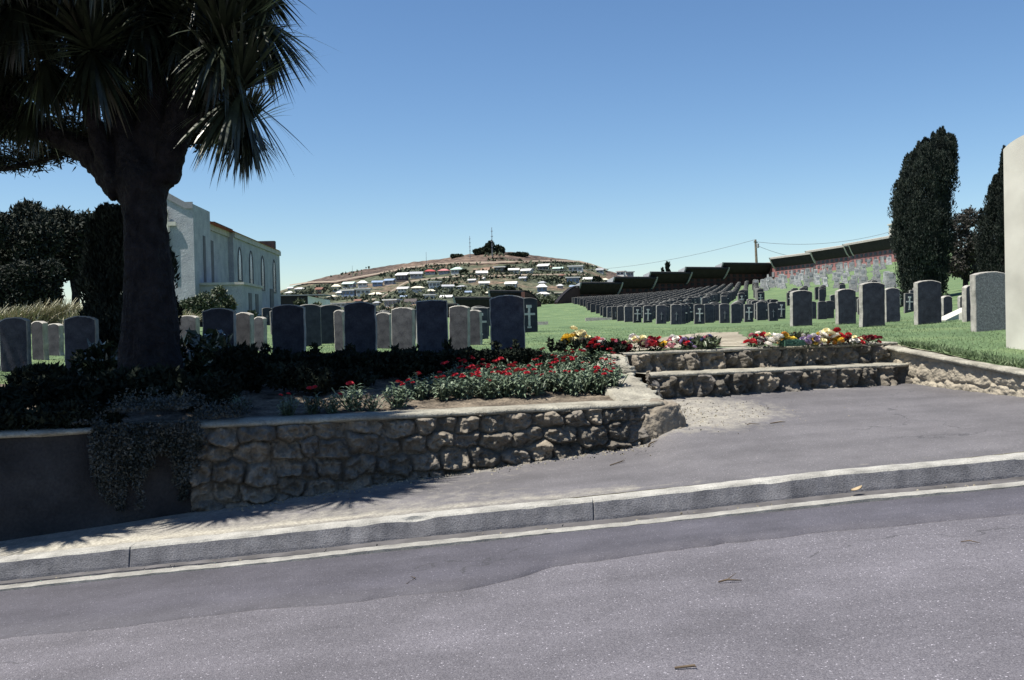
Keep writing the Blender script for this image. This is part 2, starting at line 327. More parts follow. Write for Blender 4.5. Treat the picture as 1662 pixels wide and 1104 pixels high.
# smoother asphalt strip next to the channel; its edge wanders
EPX = [(-500, 1075), (8, 1036), (130, 1024), (300, 1004), (420, 990), (500, 984), (640, 968), (760, 957), (840, 937), (900, 918), (1000, 908), (1090, 893), (1300, 868), (1480, 850), (1662, 834), (2200, 775)]
def road_hit(u, v):
    r = ray(u, v); k = (-EYE.z)/(r.z-SL*r.x); return EYE+r*k
EW = [road_hit(u, v) for u, v in EPX]
def eline(x):
    for a, b2 in zip(EW, EW[1:]):
        if a.x <= x <= b2.x: return a.y+(b2.y-a.y)*(x-a.x)/(b2.x-a.x)
    return EW[0].y if x < EW[0].x else EW[-1].y
ex = list(np.linspace(-30, 30, 1201))
def estrip(fr):
    return lambda x: (eline(x)+.05*nz(x, 1, 2.2)+.025*nz(x, 5, 9))*(1-fr)+(YK-.47)*fr
struct(sheet('asphalt_strip', MAT['strip'], ex, [estrip(f) for f in (-.004, .0, .3, .6, 1)], lambda x, y: zroad(x)+(.002 if y > estrip(-.002)(x) else -.03)+.006*nz(x, y, .7)), None)
# concrete channel edge, gutter, kerb
wob = lambda x: .025*nz(x, 0, .45)+.012*nz(x, 3, 1.7)
cx = sorted(set(list(np.linspace(-30, -6.5, 200))+list(np.linspace(-6.5, 6.5, 1301))+list(np.linspace(6.5, 30, 200))))
JN = lambda x: 1 if abs((x-.62) % 3.7) < .0055 else 0
CHP = lambda x: max(0, nz(x, 4, 3.1)*1.6-.55)
mb = MB()
def extrude(name, prof, mat, smooth=False, mi=None, jn=False):
    mb = MB(); n = len(prof)
    for x in cx:
        for (dy, dz, wv) in prof:
            mb.v.append((x, YK+dy+wob(x)*wv+.004*nz(x, dy, 14), zroad(x)+dz+.005*nz(x, dz*9, 9, 4)+.012*nz(x, 0, .6, 9)-(.03*CHP(x)*(abs(dy) < .03) if jn else 0)))
            if jn and dz > -.01: q = mb.v[-1]; mb.v[-1] = (q[0], q[1]+.012*JN(x)*(dy < .03)+.03*CHP(x)*(dz > .1 and dy < .03), q[2]-.008*JN(x)*(dy < .1))
    mb.f = [(i*n+k, (i+1)*n+k, (i+1)*n+k+1, i*n+k+1) for i in range(len(cx)-1) for k in range(n-1)]; mb.m = [mi(k) if mi else 0 for i in range(len(cx)-1) for k in range(n-1)]
    return mb.build(name, mat, None, smooth)
struct(extrude('channel_edge', [(-.52, -.02, 1), (-.52, .017, 1), (-.50, .024, 1), (-.415, .024, 1), (-.4, .014, 1), (-.4, -.03, 1)], MAT['line']))
struct(extrude('gutter', [(-.405, .006, 1), (-.2, -.03, 1), (.03, -.02, 1)], MAT['gutter'], True))
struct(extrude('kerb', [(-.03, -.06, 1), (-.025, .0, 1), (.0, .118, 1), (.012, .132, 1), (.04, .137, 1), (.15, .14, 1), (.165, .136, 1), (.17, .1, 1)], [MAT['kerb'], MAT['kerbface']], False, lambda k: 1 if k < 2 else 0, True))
# trickle of water in the low part of the gutter
mb = MB(); wx = list(np.linspace(-9, -1.3, 300))
for x in wx:
    wd = .055*(1 if x < -2.6 else max(.1, (-1.3-x)/1.3)); c = YK-.26+wob(x)
    for k in (-1, 0, 1): mb.v.append((x, c+k*wd*(1+.3*nz(x, k, 6)), zroad(x)-.008+.012*nz(x, 0, .6, 9)+.004*nz(x, 7, 30)))
mb.f = [(i*3+k, (i+1)*3+k, (i+1)*3+k+1, i*3+k+1) for i in range(len(wx)-1) for k in (0, 1)]; mb.m = [0]*len(mb.f)
struct(mb.build('gutter_water', MAT['water'], None, True))
# footpath: ruled between the kerb and wall / steps / return wall
RW0, RW1 = P(1452, 563, 13.35), P(1662, 605, 10.97)      # return wall, top edge on the street side
RB1z = P(1662, 645, 10.97).z
RD = Vector((RW1.x-RW0.x, RW1.y-RW0.y, 0)); 
RWe = RW1+Vector((RD.x, RD.y, 0))*1.15+Vector((.15, 0, -.2))
stepbase = lambda x: (SA.z-.245)+(SB.z-.245-SA.z+.245)*min(1, max(0, (x-SA.x)/(SB.x-SA.x)))-.0
def back(x):
    "y and z of the back edge of the footpath"
    if x <= XC: y = wl(x)+.12; return y, zpath(x, y)
    if x <= SA.x+.05:
        f = (x-XC)/(SA.x+.05-XC); y = wl(XC)+.12+(SA.y+.1-wl(XC)-.12)*f; y0, z0 = wl(XC), zpath(XC, wl(XC)); return y, z0+(P(1060, 646, 12).z-z0)*f
    if x <= SB.x:
        f = (x-SA.x)/(SB.x-SA.x); return SA.y+(SB.y-SA.y)*f+.1, P(1060, 646, 12).z*(1-f)+P(1470, 621, 13.2).z*f
    if x <= RW1.x:
        f = (x-SB.x)/(RW1.x-SB.x); return 13.3+(RW1.y-13.3)*f+.1, P(1470, 621, 13.2).z*(1-f)+RB1z*f
    f = min(1, (x-RW1.x)/(RWe.x-RW1.x)); y = RW1.y+(RWe.y-RW1.y)*f+.1; return y, RB1z*(1-f)+zpath(RWe.x, RWe.y)*f if x <= RWe.x else zpath(x, RWe.y)
pxs = sorted(set(list(np.linspace(-26, -8, 60))+list(np.linspace(-8, 8, 330))+list(np.linspace(8, 26, 60))))
mb = MB(); cols = []; T = np.linspace(0, 1, 60)
gA, gB = P(1085, 660, 11.4), P(1190, 690, 10.6)
def dust(x, y, yb):
    e = yb-y; d = 0
    if x < XC+.1: d = max(d, .62*math.exp(-max(0, e-.1)/.17)*(1 if x > -2.2 else .5))
    d = max(d, .4*math.exp(-abs(y-8.2)/.16) if x < 1 else .22*math.exp(-abs(y-8.2)/.08))
    # gravel at the foot of the steps
    q = ((x-1.95)/1.15)**2+((y-11.2)/1.15)**2; d = max(d, .56*math.exp(-q*q*.9))
    if x > XC: d = max(d, .45*math.exp(-max(0, e-.1)/.35)*(1 if x < 4.4 else .55))
    return d+.42*min(1, max(0, (1.6-x)/4.5))+.1*nz(x*.6, y*2, 1.2, 7)
for x in pxs:
    yb, zb = back(x); y0 = YK+.165+wob(x)
    for tt in T:
        y = y0+(yb-y0)*tt; z0 = zroad(x)+.136
        if x > XC-.3: k = tt**1.25
        else: k = tt
        mb.v.append((x, y, z0+(zb-z0)*k+.008*nz(x, y, .9)*min(1, tt*5)-.0)); cols.append((dust(x, y, yb), 0, 0, 1))
n = len(T); mb.f = [(i*n+k, (i+1)*n+k, (i+1)*n+k+1, i*n+k+1) for i in range(len(pxs)-1) for k in range(n-1)]; mb.m = [0]*len(mb.f); mb.c = cols
struct(mb.build('footpath', MAT['path'], None, True))
def path_z(x, y):
    yb, zb = back(x); y0 = YK+.165; tt = max(0, min(1, (y-y0)/(yb-y0))); z0 = zroad(x)+.136
    return z0+(zb-z0)*(tt**1.25 if x > XC-.3 else tt)

# ---------------------------------------------------------------- rubble masonry
def stones(length, height, cw, chh, seed, one_row=False):
    "centres of the stones of a rubble wall: (s, z, tone, bulge, tilt s, tilt z)"
    r = random.Random(seed); out = []; j = 0; z = height/2 if one_row else -.1
    while z < height+chh:
        s_ = -cw*r.random()
        while s_ < length+cw:
            out.append((s_, z+(0 if one_row else r.uniform(-.2, .2)*chh), r.random(), r.uniform(.55, 1.15), r.uniform(-1, 1), r.uniform(-1, 1))); s_ += cw*r.uniform(.6, 1.45)
        if one_row: break
        z += chh*r.uniform(.85, 1.15)
    return np.array(out), cw, chh
def relief(sites, Sv, Zv, seed, depth):
    st, cw, chh = sites; n_ = len(Sv)
    w1 = np.array([mnoise.noise(Vector((a_*3.5, b_*3.5, seed))) for a_, b_ in zip(Sv, Zv)]); w2 = np.array([mnoise.noise(Vector((a_*4, b_*4, seed+9))) for a_, b_ in zip(Sv, Zv)]); w3 = np.array([mnoise.noise(Vector((a_*13, b_*13, seed+4))) for a_, b_ in zip(Sv, Zv)])
    ws, wz = Sv+.05*w1+.014*w3, Zv+.05*w2-.014*w3
    dx = (ws[:, None]-st[None, :, 0])/cw; dz = (wz[:, None]-st[None, :, 1])/chh
    D = (np.abs(dx)**3.6+np.abs(dz)**3.6)**(1/3.6); ix = np.argsort(D, 1)[:, :2]; ar = np.arange(n_); i0 = ix[:, 0]
    e = D[ar, ix[:, 1]]-D[ar, i0]; k = np.clip(e/.3, 0, 1); k = k*k*(3-2*k); k = k**.38
    sc = np.clip((e-.015)/.05, 0, 1)
    tilt = 1+.9*st[i0, 4]*dx[ar, i0]+1.2*st[i0, 5]*dz[ar, i0]
    f = np.array([mnoise.fractal(Vector((a_*7+q*31, b_*7, seed)), .75, 2.1, 5) for a_, b_, q in zip(Sv, Zv, st[i0, 2])])
    h = depth*(k*st[i0, 3]*tilt*.85+.8*f*np.clip(k+.1, 0, 1))
    return h, st[i0, 2], 1-sc
def rubble_face(mb, cols, A, B, zb, zt, n, step, sites, seed, depth, taper=0):
    "relief-stone face from plan point A to B, between zb(s) and zt(s), facing n"
    A = Vector(A); B = Vector(B); Ln = (B-A).length; ns = max(2, int(Ln/step)); o = len(mb.v)
    nzs = max(3, int(max(zt(0)-zb(0), zt(1)-zb(1))/step)); Sv, Zv, G, Pp = [], [], [], []
    for i in range(ns+1):
        f = i/ns; p = A+(B-A)*f; a_, b_ = zb(f), zt(f)
        for j in range(nzs+1): Sv.append(f*Ln); Zv.append(a_+(b_-a_)*j/nzs); G.append(j/nzs); Pp.append(p)
    h, rid, mo = relief(sites, np.array(Sv), np.array(Zv), seed, depth); G = np.array(G); h = h*np.where(G > .96, .6, 1)+taper*(1-G)
    for p, hh_, z, a_, b_ in zip(Pp, h, Zv, rid, mo): mb.v.append((p.x+n.x*hh_, p.y+n.y*hh_, z)); cols.append((a_, b_, 0, 1))
    m_ = nzs+1
    mb.f += [(o+i*m_+k, o+(i+1)*m_+k, o+(i+1)*m_+k+1, o+i*m_+k+1) for i in range(ns) for k in range(nzs)]; mb.m += [0]*(ns*nzs)

# front garden wall (left of the steps): plastered stretch, rubble stretch, coping
wall = thing('garden_wall', 'low rubble stone retaining wall with pale mortar coping along the sloping footpath', 'wall', (0, 0, 0))
xs0 = atz(318, 684, .74).x
A = Vector((xs0, wl(xs0), 0)); B = Vector((XC+.18, wl(XC+.18), 0))
zbf = lambda f: zpath(A.x+(B.x-A.x)*f, wl(A.x+(B.x-A.x)*f))-.08
mb = MB(); cols = []; rows = stones((B-A).length, .85, .27, .18, 3)
# rows laid parallel to the coping
rubble_face(mb, cols, A, B, zbf, lambda f: .715+.012*nz(f*9, 0), WN, .0115, rows, 2.0, .13, .05)
# end face by the steps
LD = (P(985, 578, 12.3)-W1); ld = Vector((LD.x, LD.y, 0)).normalized(); EN = Vector((ld.y, -ld.x, 0)); EN = EN if EN.x > 0 else -EN
E1 = Vector((SA.x-.02, SA.y+.12, 0))
rubble_face(mb, cols, B, E1, lambda f: zbf(1)+.35*f, lambda f: .715+.28*f, EN, .016, stones(2.2, 1.3, .3, .22, 5), 6.0, .1, .03)
mb.c = cols; mb.build('rubble_face', MAT['rubble'], wall, True)
# big corner boulder
def boulder(name, c, r, mat, parent, seed, sub=5):
    bm = bmesh.new(); bmesh.ops.create_icosphere(bm, subdivisions=sub, radius=1)
    for v in bm.verts:
        d = v.co.normalized(); q = Vector([math.copysign(abs(k)**.6, k) for k in d])
        q *= 1+.16*mnoise.fractal(d*1.6+Vector((seed, 0, 0)), .8, 2, 6)
        v.co = Vector((q.x*r[0], q.y*r[1], q.z*r[2]))
    me = bpy.data.meshes.new(name); bm.to_mesh(me); bm.free(); me.materials.append(mat)
    a = me.attributes.new('col', 'FLOAT_COLOR', 'POINT'); a.data.foreach_set('color', [k for _ in me.vertices for k in (.55, 0, 0, 1)])
    me.polygons.foreach_set('use_smooth', [True]*len(me.polygons))
    o = link(name, me, parent, c); return o
cb = Vector((XC+.2, wl(XC)+.1, .42)); bo = boulder('corner_stone', (cb.x, cb.y, .44), (.24, .24, .3), MAT['rubble'], wall, 4.2); bo.rotation_euler = (0, -.12, .3)
bo = boulder('corner_stone', (cb.x+.13, cb.y+.03, .34), (.2, .24, .17), MAT['rubble'], wall, 9.2); bo.rotation_euler = (0, .25, .5)
# plastered stretch
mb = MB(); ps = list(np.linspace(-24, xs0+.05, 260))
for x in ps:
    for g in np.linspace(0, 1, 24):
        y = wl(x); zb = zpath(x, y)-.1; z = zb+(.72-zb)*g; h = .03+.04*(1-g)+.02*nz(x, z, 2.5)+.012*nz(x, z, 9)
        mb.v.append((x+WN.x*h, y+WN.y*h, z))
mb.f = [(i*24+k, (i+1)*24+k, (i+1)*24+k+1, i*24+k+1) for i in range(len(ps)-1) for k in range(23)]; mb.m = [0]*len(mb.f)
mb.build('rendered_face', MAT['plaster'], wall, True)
# coping
mb = MB(); ps = list(np.linspace(-24, XC+.22, 700)); prof = [(.0, -.04), (.085, -.02), (.095, .0), (.06, .022), (-.1, .03), (-.3, .028), (-.33, -.05)]
for x in ps:
    for dn, dz in prof:
        j = .016*nz(x, dn, 5)+.01*nz(x, dn, 17)
        mb.v.append((x+WN.x*(dn+j), wl(x)+WN.y*(dn+j), .72+dz+.01*nz(x, dn*6, 3)))
n = len(prof); mb.f = [(i*n+k, i*n+k+1, (i+1)*n+k+1, (i+1)*n+k) for i in range(len(ps)-1) for k in range(n-1)]; mb.f.append(tuple((len(ps)-1)*n+k for k in range(n))); mb.m = [0]*len(mb.f)
mb.build('coping', MAT['coping'], wall, True)
# sloping side of the steps with its ragged cap
side = thing('step_side_wall', 'sloping mortared stone cheek wall rising beside the two steps', 'wall')
b0 = Vector((XC+.02, wl(XC)+.14, .75)); b1 = P(992, 590, 12.15); b2 = P(1000, 576, 12.5)
path_c = [b0, b0.lerp(b1, .5)+Vector((0, 0, -.05)), b0.lerp(b1, .86)+Vector((0, 0, -.07)), b1.lerp(b0, .12)+Vector((0, 0, .01)), b1+Vector((0, 0, .02)), b2+Vector((0, 0, .01))]
mb = MB(); NS, NW = 70, 22
def along(f):
    k = f*(len(path_c)-1); i = min(int(k), len(path_c)-2); return path_c[i].lerp(path_c[i+1], k-i)
for i in range(NS+1):
    f = i/NS; c = along(f); hw = .27-.1*f
    for j in range(NW+1):
        g = -1+2*j/NW; q = c+EN*(g*hw*1.0+.02*nz(f*5, g, 3))
        z = c.z+.012*nz(f*12, g*2, 2)+.02*nz(f*16, g, 2)*max(0, g)-(.06 if abs(g) > .98 else 0)-.02*max(0, abs(g)-.8)
        mb.v.append((q.x, q.y, z))
m_ = NW+1; mb.f = [(i*m_+k, i*m_+k+1, (i+1)*m_+k+1, (i+1)*m_+k) for i in range(NS) for k in range(NW)]; mb.m = [0]*len(mb.f)
# skirts
for jj, sgn in ((NW, 1), (0, -1)):
    o = len(mb.v)
    for i in range(NS+1):
        v = mb.v[i*m_+jj]; mb.v.append((v[0], v[1], v[2]-.02)); mb.v.append((v[0]+EN.x*.02*sgn, v[1]+EN.y*.02*sgn, v[2]-.6))
    for i in range(NS): mb.f += [(o+2*i, o+2*i+2, o+2*i+3, o+2*i+1), (i*m_+jj, (i+1)*m_+jj, o+2*i+2, o+2*i)]; mb.m += [0, 0]
mb.build('cap', MAT['coping'], side, True)
for k in range(7):
    f = .12+.1*k; c = along(f); hw = .25-.1*f; q = c+EN*(hw-.03)
    o = boulder('edge_stone', (q.x, q.y, c.z-.03), (.05, .09, .03), MAT['coping'], side, 20+k*3, 3); o.rotation_euler.z = random.uniform(0, 3)

# steps: rubble riser, pale tread
def step(label, A, B, zb0, zb1, tread, seed, back_pts):
    st = thing('stone_step', label, 'step'); a = Vector((A.x, A.y, 0)); b_ = Vector((B.x, B.y, 0)); d = (b_-a).normalized(); n = Vector((d.y, -d.x, 0))
    mb = MB(); cols = []
    rubble_face(mb, cols, a-n*.03, b_-n*.03, lambda f: zb0+(zb1-zb0)*f-.05, lambda f: A.z+(B.z-A.z)*f-.025, n, .0125, stones((b_-a).length, 2*(A.z-.14), .36, .34, seed, True), seed*1.7, .15, 0)
    mb.c = cols; mb.build('riser', MAT['rubble'], st, True)
    mb = MB(); N_ = 240
    prof = [(.02, -.045), (.065, -.035), (.072, -.01), (.05, .0), (-.15, .004), (-tread, .006), (-tread-.02, -.05)]
    for i in range(N_+1):
        f = i/N_; p = a+(b_-a)*f
        for dn, dz in prof:
            j = .014*nz(f*30, dn+seed, 1)+.008*nz(f*90, dn, 1); q = p+n*(dn+j); mb.v.append((q.x, q.y, A.z+(B.z-A.z)*f+dz+.006*nz(f*20, dn*4+seed, 1)))
    m_ = len(prof); mb.f = [(i*m_+k, i*m_+k+1, (i+1)*m_+k+1, (i+1)*m_+k) for i in range(N_) for k in range(m_-1)]; mb.m = [0]*len(mb.f)
    mb.build('tread', MAT['coping'], st, True); return st
step('lower rough stone step with pale mortar tread, at the end of the footpath', SA, SB, SA.z-.27, SB.z-.27, .55, 11, None)
step('upper rough stone step carrying the laid flowers, behind the lower step', TA, TB, SA.z-.02, SB.z-.02, .3, 14, None)

# return wall to the right of the steps (faces the sun)
rw = thing('return_wall', 'sunlit pale stone return wall curving from the steps to the pavement edge', 'wall')
a, b_, c_ = [Vector((p.x, p.y, 0)) for p in (RW0+Vector((.0, .35, 0)), RW1, RWe)]
def smoothpath(t_):
    return a*(1-t_)**2+(b_+(b_-(a+c_)/2)*1.0)*2*t_*(1-t_)+c_*t_**2
mb = MB(); cols = []; NSg = 14
zt_ = lambda t_: (RW0.z*(1-t_*2)+RW1.z*t_*2) if t_ < .5 else RW1.z+(RWe.z-RW1.z)*(t_-.5)*2
Lr = (b_-a).length+(c_-b_).length; rows = stones(Lr, 1.4, .42, .24, 21); npts = 330; nj = 46
Sv, Zv, Q = [], [], []
for i in range(npts+1):
    t_ = i/npts; p = smoothpath(t_); tg = (smoothpath(min(1, t_+.01))-smoothpath(max(0, t_-.01))).normalized(); nn = Vector((tg.y, -tg.x, 0)); nn = nn if nn.x < 0 else -nn
    zb = path_z(p.x, p.y)-.1
    for j in range(nj+1): Sv.append(t_*Lr); Zv.append(zb+(zt_(t_)-.02-zb)*j/nj); Q.append((p, nn))
h, rid, mo = relief(rows, np.array(Sv), np.array(Zv), 31, .034)
for (p, nn), hh_, z, a_, b2_ in zip(Q, h, Zv, rid, mo):
    q = p+nn*(hh_-.03); mb.v.append((q.x, q.y, z)); cols.append((.35+a_*.4, b2_*.6, .6+.35*nz(p.x*2, z*4, 2, 3), 1))
m_ = nj+1; mb.f = [(i*m_+k, (i+1)*m_+k, (i+1)*m_+k+1, i*m_+k+1) for i in range(npts) for k in range(nj)]; mb.m = [0]*len(mb.f); mb.c = cols
mb.build('stone_face', MAT['rubble'], rw, True)
mb = MB(); prof = [(.0, -.05), (.045, -.03), (.05, -.005), (.03, .008), (-.12, .012), (-.26, .0), (-.28, -.08)]
for i in range(npts+1):
    t_ = i/npts; p = smoothpath(t_); tg = (smoothpath(min(1, t_+.01))-smoothpath(max(0, t_-.01))).normalized(); nn = Vector((tg.y, -tg.x, 0)); nn = nn if nn.x < 0 else -nn
    for dn, dz in prof:
        q = p+nn*(dn+.012*nz(t_*30, dn, 1)); mb.v.append((q.x, q.y, zt_(t_)+dz+.01*nz(t_*20, dn*3, 1)))
m_ = len(prof); mb.f = [(i*m_+k, i*m_+k+1, (i+1)*m_+k+1, (i+1)*m_+k) for i in range(npts) for k in range(m_-1)]; mb.m = [0]*len(mb.f)
mb.build('coping', MAT['coping'], rw, True)

# ---------------------------------------------------------------- flower bed soil and lawn sheet
hedge_y = lambda x: 12.75+.02*x
def bed_z(x, y):
    f = (y-wl(x)-.2)/(hedge_y(x)+.4-wl(x)-.2); f = max(0, min(1, f)); zh = H(x, hedge_y(x)+.4); return .725+(zh-.725)*f**1.3+.04*nz(x, y, 1.6)*min(1, f*6)
mb = MB(); bx = list(np.linspace(-24, XC-.2, 240)); bt = np.linspace(0, 1, 40)
for x in bx:
    lim = hedge_y(x)+.5
    for tt in bt:
        y = wl(x)+.2+(lim-wl(x)-.2)*tt; mb.v.append((x, y, bed_z(x, y)+.02*nz(x, y, 7)*min(1, tt*6)))
n = len(bt); mb.f = [(i*n+k, (i+1)*n+k, (i+1)*n+k+1, i*n+k+1) for i in range(len(bx)-1) for k in range(n-1)]; mb.m = [0]*len(mb.f)
struct(mb.build('flower_bed_soil', MAT['soil'], None, True))
# lawn: polar sheet from the bed / step / return wall outwards to the horizon
def front_r(az):
    d = Vector((math.sin(az), math.cos(az), 0))
    def hit(p, q):
        e = q-p; den = d.x*e.y-d.y*e.x
        if abs(den) < 1e-9: return None
        r = (p.x*e.y-p.y*e.x)/den; s = (p.x*d.y-p.y*d.x)/den
        return r if 0 <= s <= 1 and r > 0 else None
    poly = [Vector((-40, 11.6, 0)), Vector((XC-.35, hedge_y(XC)+.1, 0)), Vector((TA.x+.1, TA.y+.05, 0)), Vector((TB.x+.05, TB.y+.05, 0)), Vector((smoothpath(.08).x+.12, smoothpath(.08).y, 0)), smoothpath(.5)+Vector((.12, 0, 0)), smoothpath(1)+Vector((.12, 0, 0)), Vector((40, RWe.y, 0))]
    rs = [hit(p, q) for p, q in zip(poly, poly[1:])]; rs = [r for r in rs if r]
    return min(rs) if rs else 12
azs = np.unique(np.concatenate([np.radians(np.linspace(-72, 72, 289)), np.radians(np.linspace(-4, 30, 240))]))
fr = np.array([front_r(a_) for a_ in azs])
tt = np.concatenate([np.linspace(0, 1, 50)**1.15*.25, np.linspace(.25, 1, 90)[1:]])
mb = MB(); pts2 = []
for a_, r0 in zip(azs, fr):
    R = r0*(3500/r0)**(tt**1.0); pts2.append(np.c_[np.sin(a_)*R, np.cos(a_)*R])
pts2 = np.concatenate(pts2); zz = Hn(pts2)
for k, (x, y) in enumerate(pts2):
    r = math.hypot(x, y); zz[k] += .015*nz(x, y, .8) if r < 60 else 0
mb.v = [(x, y, z) for (x, y), z in zip(pts2, zz)]; n = len(tt)
mb.f = [(i*n+k, i*n+k+1, (i+1)*n+k+1, (i+1)*n+k) for i in range(len(azs)-1) for k in range(n-1)]; mb.m = [0]*len(mb.f)
struct(mb.build('lawn', MAT['lawn'], None, True))
# dirt track on the lawn behind the flowers
trk = [(1000, 567, 13.1), (1210, 561, 13.7), (1216, 551, 16), (1200, 543.5, 21), (1150, 543, 22.5), (1080, 546, 20), (1000, 551, 17.5)]
tp = [P(*q) for q in trk]; c = sum(tp, Vector())/len(tp); mb = MB(); NR = 14; ring = []
for i in range(140):
    k = i/140*len(tp); p = tp[int(k)].lerp(tp[(int(k)+1) % len(tp)], k-int(k)); ring.append(p+Vector((.12*nz(i, 1, .5), .2*nz(i, 2, .4), 0)))
for j in range(NR+1):
    for p in ring:
        q = c.lerp(p, j/NR); mb.v.append((q.x, q.y, H(q.x, q.y)+.015*nz(q.x, q.y, .8)+.008))
mb.f = [(j*140+i, (j+1)*140+i, (j+1)*140+(i+1) % 140, j*140+(i+1) % 140) for j in range(NR) for i in range(140)]; mb.m = [0]*len(mb.f)
struct(mb.build('dirt_path', MAT['dirt'], None, True))
# short grass blades near the camera
gp = []
while len(gp) < 60000:
    az = random.uniform(-.52, .62); r0 = front_r(az); r = r0+.05+random.random()**1.6*16
    x, y = math.sin(az)*r, math.cos(az)*r
    if 13 < y < 22 and .9 < x < 6 and 1000 < CU+x/y*FPX < 1212 and (x-1.4)/(y-12.6) > .12 and y < 21: continue
    gp.append((x, y))
gp = np.array(gp); gz = Hn(gp); gp3 = np.c_[gp, gz+.012]
me = leaf_mesh('grass', MAT['grassb'], gp3, .034, up=1.6, aspect=.22)
tag(link('grass', me), 'short mown grass over the cemetery lawn', 'grass', kind='stuff')
# rougher grass along the top of the return wall
gp = []
for k in range(5000):
    t_ = random.uniform(.02, 1); p = smoothpath(t_); gp.append((p.x+.14+abs(random.gauss(0, .16)), p.y+random.uniform(-.05, .1), 0))
gp = np.array(gp); gp[:, 2] = Hn(gp[:, :2])+.02
tag(link('rough_grass', leaf_mesh('rough_grass', MAT['grassb'], gp, .085, up=1.5, aspect=.18)), 'longer unmown grass along the return wall coping', 'grass', kind='stuff')

# ================================================================ HEADSTONES
def slab(wd, h, th, arch, rough=0, mats=('stone_d', 'edge'), seed=0, shoulder=0, nseg=14, name='headstone'):
    "upright slab, origin at the middle of its foot, face towards -y; rounded top, chipped edges; sunk 8 cm in the turf"
    prof = [(-wd/2, -.08), (wd/2, -.08)]
    side_n = 8 if rough else 1
    for k in range(1, side_n): prof.append((wd/2+rough*nz(k, seed, 1.7), -.08+(h-arch+.08)*k/side_n))
    for k in range(nseg+1):
        f = k/nseg; x = wd/2-wd*f; z = h-arch+arch*(1-abs(2*f-1)**2.4) if not shoulder else h-arch+arch*max(0, math.sin(max(0, min(1, (f-shoulder)/(1-2*shoulder)))*math.pi))**.7
        prof.append((x, z+(rough*.6*nz(k, seed, 2.3) if rough else 0)))
    for k in range(1, side_n): prof.append((-wd/2+rough*nz(k, seed+5, 1.7), h-arch-(h-arch+.08)*k/side_n))
    n = len(prof); mb = MB(); bv = min(.012, th*.12)
    cx_, cz_ = 0, h/2
    def ring(y, ins): return [(x-math.copysign(min(abs(x), ins), x) if abs(x) > 1e-6 else 0, y, z-(ins if z > h*.6 else 0)) for x, z in prof]
    rings = [ring(-th/2, bv), ring(-th/2+bv, 0), ring(th/2-bv, 0), ring(th/2, bv)]
    for r in rings: mb.v += r
    for j in range(3):
        for i in range(n): mb.f.append((j*n+i, j*n+(i+1) % n, (j+1)*n+(i+1) % n, (j+1)*n+i)); mb.m.append(1)
    mb.f.append(tuple(range(n))[::-1]); mb.m.append(0); mb.f.append(tuple(3*n+i for i in range(n))); mb.m.append(0)
    return mb.mesh(name, [MAT[mats[0]], MAT[mats[1]]])
def yaw_n(nx, ny): return math.atan2(nx, -ny)         # rotation that turns the -y face to normal (nx, ny)
def stone_px(u0, u1, vt, vb, d, label, kind, yaw, seed, arch=.06, th=.13, group='large upright headstones near the street', rough=.012, tilt=0):
    uc = (u0+u1)/2; p = P(uc, vb, d); zg = H(p.x, p.y)
    wd = pxm(u1-u0, d)/max(.5, abs(math.cos(yaw-math.atan2(p.x, p.y)*-1)) if False else 1); top = P(uc, vt, d).z
    me = slab(wd*.97, top-zg, th, arch, rough, kind, seed)
    o = link('headstone', me, None, (p.x, p.y, zg), yaw); o.rotation_euler.y = tilt
    return tag(o, label, 'headstone', group)
DK, LT = ('stone_d', 'edge'), ('stone_l', 'edge')
YR, YL, YF = yaw_n(.22, -.97), yaw_n(-.3, -.95), yaw_n(.05, -1)
